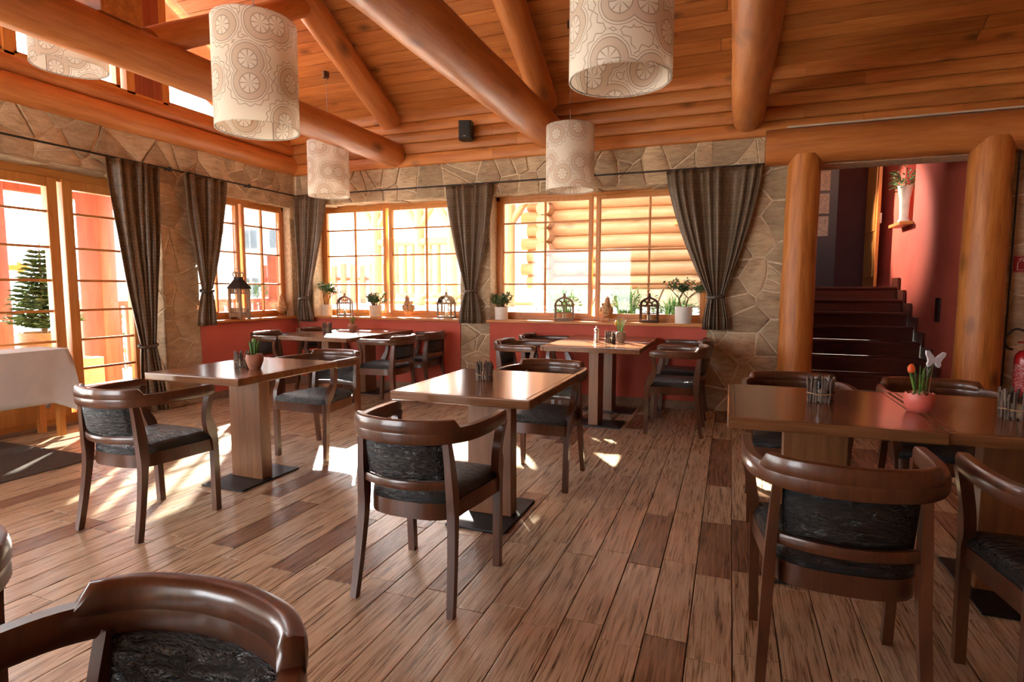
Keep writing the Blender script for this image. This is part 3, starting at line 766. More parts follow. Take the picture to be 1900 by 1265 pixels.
def make_chair(label, group):
    t = thing('armchair', label, 'chair', group=group)
    # legs
    for sx in (-1, 1):
        mb = MB(); path = spline([(sx*.222, -.238, 0), (sx*.214, -.208, .18), (sx*.206, -.185, .36), (sx*.203, -.182, .46), (sx*.197, -.193, .60), (sx*.190, -.205, .695)], 4)
        n = len(path); mb.tube(path, [(.0135+.0035*math.sin(math.pi*min(1, i/n*1.3)), .0155+.010*math.exp(-((i/n-.6)/.22)**2)) for i in range(n)], n=4, upv=(0, 1, 0))
        mb.build('leg', 'chair', t, ang=50)
        mb = MB(); path = spline([(sx*.222, .232, 0), (sx*.226, .228, .2), (sx*.230, .222, .40), (sx*.238, .198, .48), (sx*.250, .165, .56), (sx*.262, .165, .64), (sx*.268, .182, .70)], 4)
        n = len(path); mb.tube(path, [(.0165+.002*(i/n), .0175+.012*math.exp(-((i/n-.5)/.1)**2)) for i in range(n)], n=4, upv=(0, 1, 0))
        mb.build('leg', 'chair', t, ang=50)
    # bent arm rail
    mb = MB(); n = len(RAILP)
    path = [Vector((p.x, p.y, .708+.006*abs(2*i/(n-1)-1))) for i, p in enumerate(RAILP)]
    rad = []
    for i in range(n):
        e = min(i, n-1-i); s_ = .55 if e == 0 else (.85 if e == 1 else 1)
        rad.append((.0195*s_, .030*s_))
    # rounded-rectangle section
    sec = [(-1, -.7), (-.75, -1), (.75, -1), (1, -.7), (1, .55), (.7, 1), (-.7, 1), (-1, .55)]
    def sweep(path, rad, sec, mb):
        m = len(path); vs = []; fs = []; q = len(sec)
        for i, p in enumerate(path):
            tg = (path[min(i+1, m-1)]-path[max(i-1, 0)]); tg.z = 0; tg.normalize(); sd_ = Vector((tg.y, -tg.x, 0))
            for a, b in sec: vs.append(p+sd_*a*rad[i][0]+Vector((0, 0, b*rad[i][1])))
        for i in range(m-1):
            for k in range(q): fs.append((i*q+k, i*q+(k+1) % q, (i+1)*q+(k+1) % q, (i+1)*q+k))
        fs.append(tuple(reversed(range(q)))); fs.append(tuple((m-1)*q+k for k in range(q))); mb.add(vs, fs)
    sweep(path, rad, sec, mb); mb.build('arm_rail', 'chair', t, ang=50)
    # raised crest over the back
    mb = MB(); cp = [p for p in path if p.y < -.165]; m = len(cp); cp = [Vector((p.x*1.0, p.y, .747)) for p in cp]
    rad = [(.0212*(.9 if i in (0, m-1) else 1), .0275*(.3 if i in (0, m-1) else 1)) for i in range(m)]
    cp[0].z = cp[-1].z = .734
    sweep(cp, rad, [(-1, -.8), (-.8, -1), (.8, -1), (1, -.8), (1.05, .2), (.8, .85), (.2, 1), (-.5, .9), (-1, .4)], mb); mb.build('crest_rail', 'chair', t, ang=45)
    # lower back rail
    mb = MB(); pp = [Vector((x/10*.196, back_y(x/10*.196, -.245, 1.6), .508)) for x in range(-10, 11)]
    sweep(pp, [(.011, .017)]*len(pp), sec, mb); mb.build('lower_rail', 'chair', t, ang=50)
    # upholstered back
    mb = MB(); nu, nv = 14, 6; vs = []; fs = []
    for side in (-1, 1):
        for j in range(nv+1):
            for i in range(nu+1):
                u = -1+2*i/nu; v = j/nv; x = u*(.172+.006*v); z = .527+v*.155
                ed = (1-u**8)*(1-(2*v-1)**8); lean = -.022*v
                vs.append((x, back_y(x, -.236, 1.7)+lean+side*(.006+.014*ed), z))
    q = (nu+1)*(nv+1)
    for s_ in (0, 1):
        for j in range(nv):
            for i in range(nu):
                a = s_*q+j*(nu+1)+i; f = (a, a+1, a+nu+2, a+nu+1); fs.append(f if s_ == 0 else tuple(reversed(f)))
    loop = [i for i in range(nu+1)]+[j*(nu+1)+nu for j in range(1, nv+1)]+[nv*(nu+1)+i for i in range(nu-1, -1, -1)]+[j*(nu+1) for j in range(nv-1, 0, -1)]
    for k in range(len(loop)):
        a, b = loop[k], loop[(k+1) % len(loop)]; fs.append((a, q+a, q+b, b))
    mb.add(vs, fs); mb.build('backrest', 'leather', t, ang=60)
    # seat frame and cushion
    o = D_outline(.240, .205, .250, -.205); mb = MB(); mb.prism(o, .358, .425); mb.build('seat_frame', 'chair', t, ang=50)
    mb = MB(); vs = []; fs = []; m = len(o)
    rings = [(.985, .424), (.99, .445), (.955, .462), (.86, .472), (.6, .481), (.3, .484)]
    for s_, z in rings:
        for x, y in o: vs.append((x*s_, .03+(y-.03)*s_, z))
    for r in range(len(rings)-1):
        for k in range(m): fs.append((r*m+k, r*m+(k+1) % m, (r+1)*m+(k+1) % m, (r+1)*m+k))
    fs.append(tuple((len(rings)-1)*m+k for k in range(m))); fs.append(tuple(reversed(range(m))))
    mb.add(vs, fs); mb.build('seat', 'leather', t, ang=60)
    return t
PI = math.pi
chairs = [   # x, y, rotation (0 faces the windows), label
    (-1.19, 2.14, 0, 'dark wooden armchair with its back turned, at the near side of the middle single table'),
    (-2.95, 2.18, 0, 'dark wooden armchair at the near side of the table nearest the glazed door'),
    (-2.97, 3.63, PI, 'dark wooden armchair at the window side of the table with the hyacinth pot'),
    (-1.15, 3.63, PI, 'dark wooden armchair at the window side of the middle single table'),
    (.345, 2.09, 0, 'dark wooden armchair with its back turned, before the right-hand table with the pink pot'),
    (.995, 2.06, 0, 'dark wooden armchair cut by the right edge of the photo'),
    (.36, 3.56, PI, 'armchair behind the right-hand table, below the stone wall'),
    (1.05, 3.57, PI, 'armchair behind the right-hand table, in front of the stairs'),
    (-.43, 5.30, PI/2, 'armchair at the pier end of the table with the steel pepper mill, nearer one'),
    (-.43, 6.00, PI/2, 'armchair at the pier end of the table with the steel pepper mill, wall side'),
    (-1.87, 5.30, -PI/2, 'armchair left of the table with the steel pepper mill, nearer one'),
    (-1.87, 6.00, -PI/2, 'armchair left of the table with the steel pepper mill, wall side'),
    (-3.47, 5.35, PI/2, 'armchair at the pillar end of the sunlit corner table, nearer one'),
    (-3.44, 6.00, PI/2, 'armchair at the pillar end of the sunlit corner table, wall side'),
    (-4.86, 5.26, -PI/2, 'armchair at the lantern end of the sunlit corner table, nearer one'),
    (-4.86, 6.00, -PI/2, 'armchair at the lantern end of the sunlit corner table, wall side'),
    (-.785, .43, PI, 'armchair filling the bottom left corner, its black backrest facing the camera'),
    (-1.53, .445, PI, 'armchair showing only the end of its rail at the left edge')]
proto = None
for x, y, r, lab in chairs:
    if proto is None:
        proto = make_chair(lab, 'dark wooden armchairs with black leather'); proto.location = (x, y, 0); proto.rotation_euler = (0, 0, r)
    else: dup(proto, (x, y, 0), r, lab)

# ------------------------------------------------------------------ tables
def make_table(label):
    t = thing('pedestal_table', label, 'table', group='brown wooden pedestal tables')
    w2, l2 = .375, .4475
    MB().bbox((-w2+.03, -l2+.03, .722), (w2-.03, l2-.03, .755), .001).build('table_top', 'table', t, smooth=False)
    ring = MB()
    ring.bbox((-w2, -l2, .71), (w2, -l2+.03, .755), .006); ring.bbox((-w2, l2-.03, .71), (w2, l2, .755), .006)
    ring.bbox((-w2, -l2+.03, .71), (-w2+.03, l2-.03, .755), .006); ring.bbox((w2-.03, -l2+.03, .71), (w2, l2-.03, .755), .006)
    ring.build('edge_band', 'table', t, smooth=False)
    MB().bbox((-.13, -.045, .012), (.13, .045, .722), .004).build('pedestal', 'tabley', t, smooth=False)
    MB().bbox((-.17, -.255, .002), (.17, .255, .012), .002).build('base_plate', 'grey_steel', t, smooth=False)
    return t
tables = [(-1.225, 2.93, 0, 'brown table in the middle of the room with one twig candle holder'),
          (-2.98, 2.93, 0, 'brown table nearest the glazed door with a hyacinth pot'),
          (.379, 2.90, 0, 'brown table with a pale twig candle holder, its edge closest to the stone wall'),
          (1.132, 2.915, 0, 'brown table at the right edge, joined to the one with the pale holder'),
          (-1.155, 5.295, PI/2, 'room side half of the double table with the steel pepper mill'),
          (-1.155, 5.968, PI/2, 'wall side half of the double table with the steel pepper mill'),
          (-4.16, 5.295, PI/2, 'room side half of the sunlit corner double table'),
          (-4.16, 5.968, PI/2, 'wall side half of the sunlit corner double table')]
tp = None
for x, y, r, lab in tables:
    if tp is None: tp = make_table(lab); tp.location = (x, y, 0); tp.rotation_euler = (0, 0, r)
    else: dup(tp, (x, y, 0), r, lab)
# the back tables are a little narrower than they are long: keep both halves edge to edge
for o in list(COL.objects):
    if o.name.startswith('pedestal_table') and o.location.y > 5: o.scale = (.895, 1, 1)

# side table under a white cloth by the glazed door
ct = thing('side_table', 'slim wooden side table hidden under a white cloth by the glazed door', 'table', (-5.47, 2.35, 0))
for x, y in ((.13, .83), (-.13, .83), (.13, -.83), (-.13, -.83)):
    MB().bbox((x-.025, y-.025, .0095), (x+.025, y+.025, .72), .003).build('leg', 'frame', ct, smooth=False)
MB().bbox((-.18, -.88, .72), (.18, .88, .752), .003).build('table_top', 'frame', ct, smooth=False)
# draped cloth: top sheet, then hanging skirts with folds and a loose corner
def cloth_drape():
    mb = MB(); hx, hy = .192, .892; top = .757
    per = []
    N = 120
    tot = 4*(hx+hy)
    for k in range(N):
        s_ = tot*k/N
        if s_ < 2*hy: p = (hx, -hy+s_); nn = (1, 0)
        elif s_ < 2*hy+2*hx: p = (hx-(s_-2*hy), hy); nn = (0, 1)
        elif s_ < 4*hy+2*hx: p = (-hx, hy-(s_-2*hy-2*hx)); nn = (-1, 0)
        else: p = (-hx+(s_-4*hy-2*hx), -hy); nn = (0, -1)
        per.append((p, nn, s_))
    rings = 9; vs = []
    for r in range(rings+1):
        f = r/rings
        for (p, nn, s_) in per:
            cd = min(abs(abs(p[0])-hx)+0, 9); 
            dcorner = min(math.hypot(abs(p[0])-hx, abs(p[1])-hy), .3)
            drop = .44+.14*max(0, 1-dcorner/.16)
            fold = .012*math.sin(s_*9)*f+.07*f*max(0, 1-dcorner/.13)
            ex = .004+fold+.012*min(1, f*6)
            sgn = (math.copysign(1, p[0]) if dcorner < .13 and abs(nn[1]) else nn[0], math.copysign(1, p[1]) if dcorner < .13 and abs(nn[0]) else nn[1])
            vs.append((p[0]+sgn[0]*ex, p[1]+sgn[1]*ex, top-drop*f-(0 if r else 0)))
    fs = []
    for r in range(rings):
        for k in range(N): fs.append((r*N+k, (r+1)*N+k, (r+1)*N+(k+1) % N, r*N+(k+1) % N))
    fs.append(tuple(range(N)))
    mb.add(vs, fs); return mb
cl_ = cloth_drape().build('tablecloth', 'cloth', ang=70, loc=(-5.47, 2.35, 0)); tag(cl_, 'white cloth draped over the side table by the glazed door', 'tablecloth')
sm = cl_.modifiers.new('thick', 'SOLIDIFY'); sm.thickness = .002; sm.offset = 1

# door mat
mt_ = MB().bbox((-5.72, .2, .001), (-4.40, 2.87, .009), .003).build('door_mat', 'mat', smooth=False); tag(mt_, 'large grey ribbed mat inside the glazed door', 'mat')

# ------------------------------------------------------------------ curtains and rods
def curtain(label, a, b, z_top, tie, z_tie, w_tie, bot, z_bot, w_bot, mapf, pleats, seed=0, amp=.028, tieback=True):
    """a,b top extent along wall; tie,bot centre positions"""
    t = thing('curtain', label, 'curtain', group='taupe curtains tied back at the windows')
    rng = random.Random(seed); nu, nv = pleats*8, 36
    vs = []; fs = []; uvs = []
    ph = [rng.uniform(-.5, .5) for _ in range(40)]
    for j in range(nv+1):
        z = z_top+(z_bot-z_top)*j/nv
        if z >= z_tie:
            f = (z_top-z)/(z_top-z_tie); e = f**1.45; e2 = f
            c = (a+b)/2*(1-e)+tie*e; hw = (b-a)/2*(1-e)+w_tie/2*e
            # keep the wall-side edge straighter
        else:
            f = (z_tie-z)/(z_tie-z_bot); e = min(1, f*1.3)**.7
            c = tie*(1-f)+bot*f; hw = w_tie/2*(1-e)+w_bot/2*e
        am = amp*(.75+.5*abs((z-z_tie))/1.2) if abs(z-z_tie) > .05 else amp*.6
        for i in range(nu+1):
            u = i/nu
            s_ = math.sin(2*PI*pleats*(u+.05*math.sin(7*u+seed)+.03*math.sin(17*u+seed*2))+ph[0]+.5*math.sin(z*1.7+u*5+seed)+.8*noise.noise(Vector((u*4, z*.8, seed))))
            s2 = math.sin(2*PI*pleats*.37*u+seed*1.7+z*1.3)
            d = am*(s_*.8+.5*s2+.5*noise.noise(Vector((u*9, z*1.5, seed+5))))
            vs.append(mapf(c+hw*(2*u-1), .055+d, z)); uvs.append((u*(b-a)*1.6, z))
    for j in range(nv):
        for i in range(nu): k = j*(nu+1)+i; fs.append((k, k+1, k+nu+2, k+nu+1))
    me = bpy.data.meshes.new('curtain_cloth'); me.from_pydata([tuple(v) for v in vs], [], fs)
    uvl = me.uv_layers.new(name='UVMap')
    for li, lp in enumerate(me.loops): uvl.data[li].uv = uvs[lp.vertex_index]
    me.materials.append(MT['curtain'])
    for p in me.polygons: p.use_smooth = True
    o = link('curtain_cloth', me, t); s = o.modifiers.new('thick', 'SOLIDIFY'); s.thickness = .003
    if tieback:
        mb = MB(); pts = []
        for k in range(17):
            an = 2*PI*k/16; pts.append(mapf(tie+(w_tie/2+.012)*math.cos(an), .055+.05*math.sin(an), z_tie+.008*math.sin(an*2)))
        mb.tube(pts, [(.012, .018)]*17, n=6); mb.build('tieback', 'curtain', t)
    return t
fmL = lambda u, d, z: (XL+.02+d, u, z)
fmB = lambda u, d, z: (u, YB-.02-d, z)
ZR = 2.475
curtain('long taupe curtain beside the glazed door, reaching the floor', 3.74, 4.27, ZR, 4.06, .70, .16, 4.10, .03, .26, fmL, 6, 1)
curtain('taupe curtain at the pier side of the window with the big lantern', 4.53, 5.10, ZR, 4.78, 1.24, .13, 4.76, .86, .25, fmL, 5, 2)
curtain('taupe curtain in the corner of the two window walls', -5.42, -4.93, ZR, -5.32, 1.14, .15, -5.30, .83, .26, fmB, 6, 3)
curtain('taupe curtain on the stone pillar between the back windows', -3.20, -2.59, ZR, -2.88, 1.24, .13, -2.88, .86, .30, fmB, 5, 4)
curtain('wide taupe curtain beside the log post at the end of the back windows', -.66, .25, ZR, -.14, 1.19, .14, -.13, .855, .26, fmB, 7, 5)
def rod(label, p0, p1, brs, out):
    t = thing('curtain_rod', label, 'curtain rod')
    MB().tube([p0, p1], .009, 8).build('rod', 'black', t)
    for b in brs:
        b = Vector(b); MB().tube([b, b+Vector(out)*.08], .008, 6).lathe([(.016, -.02), (.02, 0), (.016, .02)], 8, tuple(b)).build('bracket', 'black', t)
rod('thin black curtain rod along the glazed door wall', (XL+.075, 1.0, 2.482), (XL+.075, 6.24, 2.482), [(XL+.075, 4.40, 2.482), (XL+.075, 5.44, 2.482)], (-1, 0, 0))
rod('thin black curtain rod along the back windows', (-5.42, YB-.075, 2.482), (.27, YB-.075, 2.482), [(-4.62, YB-.075, 2.482), (-1.6, YB-.075, 2.482)], (0, 1, 0))

# ------------------------------------------------------------------ pendant lamps
def pendant(loc, label, zc, cordoff=0):
    R, Hh = .23, .60
    t = thing('pendant_lamp', label, 'lamp', loc, random.uniform(0, 6), 'lace drum pendant lamps')
    n = 56; vs = []; fs = []; uvs = []
    zs = [0, .006, Hh*.25, Hh*.5, Hh*.75, Hh-.006, Hh]
    for side, r in ((0, R), (1, R-.004)):
        for z in zs:
            for k in range(n+1):
                a = 2*PI*k/n; vs.append((r*math.cos(a), r*math.sin(a), z)); uvs.append((a*R, z))
    m = len(zs); q = m*(n+1)
    for s_ in (0, 1):
        for j in range(m-1):
            for k in range(n):
                a = s_*q+j*(n+1)+k; f = (a, a+1, a+n+2, a+n+1); fs.append(f if s_ == 0 else tuple(reversed(f)))
    for k in range(n):
        fs.append((k, q+k, q+k+1, k+1)); b = (m-1)*(n+1)+k; fs.append((b, b+1, q+b+1, q+b))
    me = bpy.data.meshes.new('lamp_shade'); me.from_pydata(vs, [], fs); uvl = me.uv_layers.new(name='UVMap')
    for li, lp in enumerate(me.loops): uvl.data[li].uv = uvs[lp.vertex_index]
    me.materials.append(MT['shade'])
    for p in me.polygons: p.use_smooth = True
    link('lamp_shade', me, t)
    for z in (.004, Hh*.36, Hh-.004):
        mb = MB(); mb.tube([((R-.006)*math.cos(2*PI*k/40), (R-.006)*math.sin(2*PI*k/40), z) for k in range(41)], .0028, 6, cap=False); mb.build('hoop', 'cord' if z != Hh*.36 else 'clay', t)
    sp = MB()
    for k in range(3):
        a = 2*PI*k/3; sp.tube([(0, 0, Hh-.02), ((R-.006)*math.cos(a), (R-.006)*math.sin(a), Hh-.004)], .0025, 5)
        sp.tube([((R-.007)*math.cos(a), (R-.007)*math.sin(a), .004), ((R-.007)*math.cos(a), (R-.007)*math.sin(a), Hh-.004)], .0022, 5)
    sp.build('spider', 'cord', t)
    MB().lathe([(.0, Hh-.16), (.026, Hh-.15), (.03, Hh-.1), (.02, Hh-.05), (.018, Hh-.01), (0, Hh)], 12).build('bulb_holder', 'white', t)
    L = zc-loc[2]
    MB().tube([(0, 0, Hh-.01), (.004, 0, Hh+(L-Hh)*.5), (0, 0, L-.05)], .003, 6).build('cord', 'cord', t)
    MB().bbox((-.03, -.03, L-.07), (.03, .03, L), .005).build('ceiling_rose', 'lanternb', t, smooth=False)
def zc_at(y): return zroof(y)-.02
for loc, lab in [((-2.61, 2.71, 2.185), 'lace pendant lamp hanging in front of the gable tie beam, shown whole'),
                 ((-4.38, 5.60, 2.33), 'lace pendant lamp over the sunlit corner table'),
                 ((-1.48, 5.48, 2.21), 'lace pendant lamp over the table with the steel pepper mill'),
                 ((-.50, 2.70, 2.205), 'large lace pendant lamp cut by the top edge, above the middle of the room'),
                 ((-4.42, 2.85, 2.82), 'lace pendant lamp half hidden behind the gable tie beam')]:
    pendant(loc, lab, zc_at(loc[1]))

# ------------------------------------------------------------------ things on the tables
TZ = .755
def twig_jar(x, y, label, s=1.0, pale=False, seed=0):
    t = thing('candle_holder', label, 'candle holder', (x, y, TZ), 0, 'twig candle holders'); rng = random.Random(seed)
    MB().lathe([(.0, .001), (.036*s, .001), (.038*s, .085*s), (.036*s, .085*s), (.034*s, .006), (.0, .006)], 16).build('glass_jar', 'glass', t)
    MB().lathe([(0, .007), (.024*s, .007), (.024*s, .05*s), (.0, .052*s)], 12).build('candle', 'candle', t)
    tm = [MB().tube(spline([(0, 0, 0), (rng.uniform(-.002, .002), rng.uniform(-.002, .002), .035*s), (rng.uniform(-.003, .003), rng.uniform(-.003, .003), .07*s), (rng.uniform(-.004, .004), 0, h*s)], 2), .0052*s, 5).mesh('twig') for h in (.088, .098, .106)]
    for m in tm:
        m.materials.append(MT['twig']); shade(m, 60)
    for k in range(19):
        a = 2*PI*k/19+rng.uniform(-.08, .08); r = .0435*s
        o = link('twig', tm[k % 3], t, (r*math.cos(a), r*math.sin(a), .001), (rng.uniform(-.07, .07), rng.uniform(-.07, .07), rng.uniform(0, 6)))
    MB().tube([((.0485+.001*math.sin(5*k))*s*math.cos(2*PI*k/24), .0485*s*math.sin(2*PI*k/24), .036*s+.002*math.sin(k)) for k in range(25)], .0028*s, 5, cap=False).build('binding', 'planter', t)
    return t
twig_jar(-3.00, 2.90, 'twig candle holder beside the hyacinth pot', 1.0, seed=1)
twig_jar(-1.286, 2.964, 'twig candle holder alone on the middle single table', 1.0, seed=2)
twig_jar(-4.46, 5.60, 'twig candle holder on the sunlit corner table', 1.1, seed=3)
twig_jar(-1.069, 5.50, 'twig candle holder between the steel pepper mill and the bulb pot', 1.05, seed=4)
twig_jar(.403, 2.947, 'pale twig candle holder on the right-hand table', 1.15, seed=5)
twig_jar(1.085, 2.837, 'twig candle holder below the fire extinguisher', 1.15, seed=6)
pm_ = thing('pepper_mill', 'slim brushed steel pepper mill on the back table', 'pepper mill', (-1.203, 5.50, TZ))
MB().lathe([(.0, 0), (.024, 0), (.025, .004), (.024, .085), (.0235, .088)], 20).build('body', 'steel', pm_)
MB().lathe([(.0235, .09), (.0245, .092), (.024, .125), (.018, .132), (.006, .136), (.005, .146), (.008, .15), (.0, .156)], 20).build('top', 'steel', pm_)

def bulb_pot(loc, label, pot, h, r, flower, seed, nleaf=7, Lh=.12, scallop=False, butterfly=False, name='flower_pot'):
    t = thing(name, label, 'flower pot', loc); rng = random.Random(seed)
    if scallop:      # egg shell shaped pot with a broken rim
        mb = MB(); n = 28; prof = [(.55, 0), (.72, .012), (.92, .3), (1, .6), (.97, .9)]; vs = []; fs = []
        for rr, zz in prof:
            for k in range(n): vs.append((r*rr*math.cos(2*PI*k/n), r*rr*math.sin(2*PI*k/n), h*zz))
        for k in range(n): vs.append((r*.94*math.cos(2*PI*k/n), r*.94*math.sin(2*PI*k/n), h*(.93+.09*(k % 2))))
        for k in range(n): vs.append((r*.88*math.cos(2*PI*k/n), r*.88*math.sin(2*PI*k/n), h*(.9)))
        m = len(prof)+2
        for i in range(m-1):
            for k in range(n): fs.append((i*n+k, i*n+(k+1) % n, (i+1)*n+(k+1) % n, (i+1)*n+k))
        fs.append(tuple(reversed(range(n)))); mb.add(vs, fs); mb.build('pot', pot, t, ang=60)
    else:
        MB().lathe([(0, 0), (r*.6, 0), (r*.66, .004), (r*.95, h*.5), (r, h*.72), (r*.9, h*.97), (r*.84, h), (r*.8, h*.9)], 22).build('pot', pot, t)
    MB().lathe([(r*.84, h*.84), (r*.5, h*.9), (0, h*.92)], 16).build('soil', 'soil', t)
    for k in range(max(2, nleaf//2)):
        a = rng.uniform(0, 6.3); q = r*.4*rng.random()
        MB().ball((q*math.cos(a), q*math.sin(a), h*.95), (r*.22, r*.22, r*.26), 8, 6).build('bulb', 'planter', t)
    for k in range(nleaf):
        a = 2*PI*k/nleaf+rng.uniform(-.3, .3); L = Lh*rng.uniform(.6, 1.05); tilt = rng.uniform(.05, .28)
        p0 = Vector((r*.3*math.cos(a), r*.3*math.sin(a), h*.92)); d = Vector((math.cos(a)*tilt, math.sin(a)*tilt, 1)).normalized()
        mb = MB(); mb.tube([p0, p0+d*L*.4, p0+d*L*.8, p0+d*L+Vector((math.cos(a)*.006, math.sin(a)*.006, 0))], [(.0055, .003), (.007, .003), (.006, .0025), (.0012, .001)], n=6); mb.build('leaf', 'green', t)
    for (fx, fz, mat, rr) in flower:
        MB().tube([(fx*.3, 0, h*.9), (fx, 0, h+fz)], .0035, 6).build('stem', 'green', t)
        MB().lathe([(0, 0), (rr*.55, rr*.15), (rr*.85, rr*.7), (rr*.8, rr*1.4), (rr*.45, rr*2.1), (rr*.1, rr*2.35), (0, rr*2.3)], 12, (fx, 0, h+fz-rr*.3)).build('blossom', mat, t)
    if butterfly:
        MB().tube([(.03, 0, h*.9), (.042, 0, h+Lh*.98)], .002, 6).build('stick', 'planter', t)
        half = [(0, 0), (.006, .012), (.03, .036), (.042, .034), (.040, .018), (.030, .004), (.026, -.010), (.030, -.022), (.022, -.032), (.012, -.026), (.004, -.012)]
        poly = half+[(-x, y) for x, y in reversed(half[1:])]
        bf = MB(); bf.prism(list(reversed(poly)), -.004, .004, 'y'); bf.build('felt_butterfly', 'felt', t, smooth=False, loc=(.045, 0, h+Lh*1.08), rot=(0, .12, .35))
    return t
bulb_pot((-2.846, 2.853, TZ), 'round brown clay pot with budding hyacinths on the table near the door', 'clay', .095, .055, [(0, .08, 'green', .012)], 3, 8, .13)
bulb_pot((-4.216, 5.76, TZ), 'small terracotta pot with a pink tulip on the sunlit corner table', 'clay', .095, .055, [(.02, .10, 'tulip', .017)], 4, 5, .12)
bulb_pot((-.982, 5.58, TZ), 'grey stoneware pot with a yellow bulb flower by the pepper mill', 'stonepot', .10, .05, [(-.045, .07, 'yellow', .02)], 5, 9, .15)
bulb_pot((.762, 2.86, TZ), 'pink eggshell pot with an orange tulip and a white felt butterfly', 'pink', .082, .056, [(-.035, .085, 'orange', .017)], 6, 9, .13, True, True)

# ------------------------------------------------------------------ things on the sills
SZ = SILL
def arch_lantern(loc, label, w_=.2, h=.2, mat='lantern', rz=0, top=True):
    t = thing('lantern', label, 'lantern', loc, rz, 'wooden lanterns on the window sills'); d = w_*.42
    MB().bbox((-w_/2-.012, -d/2-.012, 0), (w_/2+.012, d/2+.012, .028), .004).build('base', mat, t, smooth=False)
    for sx in (-1, 1):
        for sy in (-1, 1): MB().bbox((sx*w_/2-.009, sy*d/2-.009, .028), (sx*w_/2+.009, sy*d/2+.009, h), .002).build('corner_post', mat, t, smooth=False)
    MB().bbox((-w_/2-.014, -d/2-.014, h), (w_/2+.014, d/2+.014, h+.018), .003).build('cornice', mat, t, smooth=False)
    for sy in (-1, 1):
        mb = MB(); y = sy*d/2
        mb.box((-.005, y-.004, .028), (.005, y+.004, h)); mb.box((-w_/2, y-.004, h*.55), (w_/2, y+.004, h*.55+.008)); mb.build('glazing_bar', mat, t, smooth=False)
        mb = MB(); R = w_/2
        arc = [(R*math.cos(PI*k/14), y, h+.016+R*.82*math.sin(PI*k/14)) for k in range(15)]; mb.tube(arc, [(.009, .009)]*15, n=6)
        for a in (.25, .5, .75): mb.tube([(.3*R*math.cos(PI*a), y, h+.02+.3*R*math.sin(PI*a)), (R*math.cos(PI*a), y, h+.016+R*.82*math.sin(PI*a))], .006, 5)
        mb.tube([(.32*R*math.cos(PI*k/8), y, h+.018+.32*R*math.sin(PI*k/8)) for k in range(9)], .006, 5)
        mb.build('arch', mat, t)
    rf = MB(); R = w_/2+.003; n = 14; vs = []; fs = []
    for k in range(n+1):
        for y in (-d/2, d/2):
            for rr in (R, R+.006): vs.append((rr*math.cos(PI*k/n), y, h+.018+rr*.82*math.sin(PI*k/n)))
    for k in range(n):
        a = k*4; b = a+4; fs += [(a+1, b+1, b+3, a+3), (a, a+2, b+2, b), (a, b, b+1, a+1), (a+2, a+3, b+3, b+2)]
    fs += [(0, 1, 3, 2), (n*4, n*4+2, n*4+3, n*4+1)]
    rf.add(vs, fs); rf.build('roof', mat, t)
    zt = h+.016+w_*.41
    MB().lathe([(0, zt), (.03, zt), (.032, zt+.006), (.014, zt+.02), (.012, zt+.03), (.018, zt+.034), (.008, zt+.05), (0, zt+.056)], 12).build('finial', mat, t)
    MB().tube([(.018*math.cos(2*PI*k/16), 0, zt+.068+.018*math.sin(2*PI*k/16)) for k in range(17)], .0022, 5, cap=False).build('ring', 'black', t)
    MB().lathe([(0, .029), (.022, .029), (.022, .08), (0, .082)], 12).build('candle', 'candle', t)
    return t
arch_lantern((-4.80, YB+.10, SZ), 'small wooden lantern between the two plants on the corner sill', .175, .165, 'lantern', .3)
arch_lantern((-3.29, YB+.10, SZ), 'arched wooden lantern next to the curtain on the pillar', .2, .175, 'lantern', -.15)
arch_lantern((-1.775, YB+.09, SZ), 'weathered wooden lantern between the white pot and the middle mullion', .2, .165, 'lantern', .2)
arch_lantern((-.82, YB+.09, SZ), 'brown arched lantern between the hen and the bonsai pot', .18, .175, 'lanternb', 0)
# big hexagonal lantern
bl = thing('lantern', 'large weathered hexagonal lantern with metal roof on the left window sill', 'lantern', (XL-.02, 5.31, SZ), .35, 'wooden lanterns on the window sills')
hexp = lambda r, z, k: (r*math.cos(PI/3*k), r*math.sin(PI/3*k), z)
MB().prism([hexp(.135, 0, k)[:2] for k in range(6)], .03, .075).build('base', 'lantern', bl, smooth=False)
for k in range(6):
    a = hexp(.118, 0, k); MB().bbox((a[0]-.012, a[1]-.012, 0), (a[0]+.012, a[1]+.012, .36), .003).build('corner_post', 'lantern', bl, smooth=False)
    p, q = Vector(hexp(.115, 0, k)), Vector(hexp(.115, 0, k+1))
    for z0, z1 in ((.075, .13), (.30, .36)):
        mb = MB()
        for s_ in range(6):
            c = p.lerp(q, (s_+.5)/6); mb.tube([(c.x, c.y, z0), (c.x, c.y, z1)], .005, 5)
        mb.tube([(p.x, p.y, z0+.004), (q.x, q.y, z0+.004)], .006, 5); mb.tube([(p.x, p.y, z1-.004), (q.x, q.y, z1-.004)], .006, 5)
        mb.build('fretwork', 'lantern', bl)
mb = MB(); mb.lathe([(.15, .36), (.15, .372), (.06, .47), (.058, .50), (.0, .50)], 6); mb.build('roof', 'grey_steel', bl, smooth=False)
mb = MB()
for k in range(8):
    a = 2*PI*k/8; mb.tube([(.055*math.cos(a), .055*math.sin(a), .50), (.062*math.cos(a), .062*math.sin(a), .545), (.05*math.cos(a), .05*math.sin(a), .56)], .006, 5)
mb.tube([(.06*math.cos(2*PI*k/20), .06*math.sin(2*PI*k/20), .548) for k in range(21)], .006, 5, cap=False)
mb.tube([(.05*math.cos(PI*k/10), 0, .55+.05*math.sin(PI*k/10)) for k in range(11)], .004, 5); mb.build('crown', 'lantern', bl)
MB().lathe([(0, .076), (.035, .076), (.035, .2), (0, .203)], 14).build('candle', 'candle', bl)

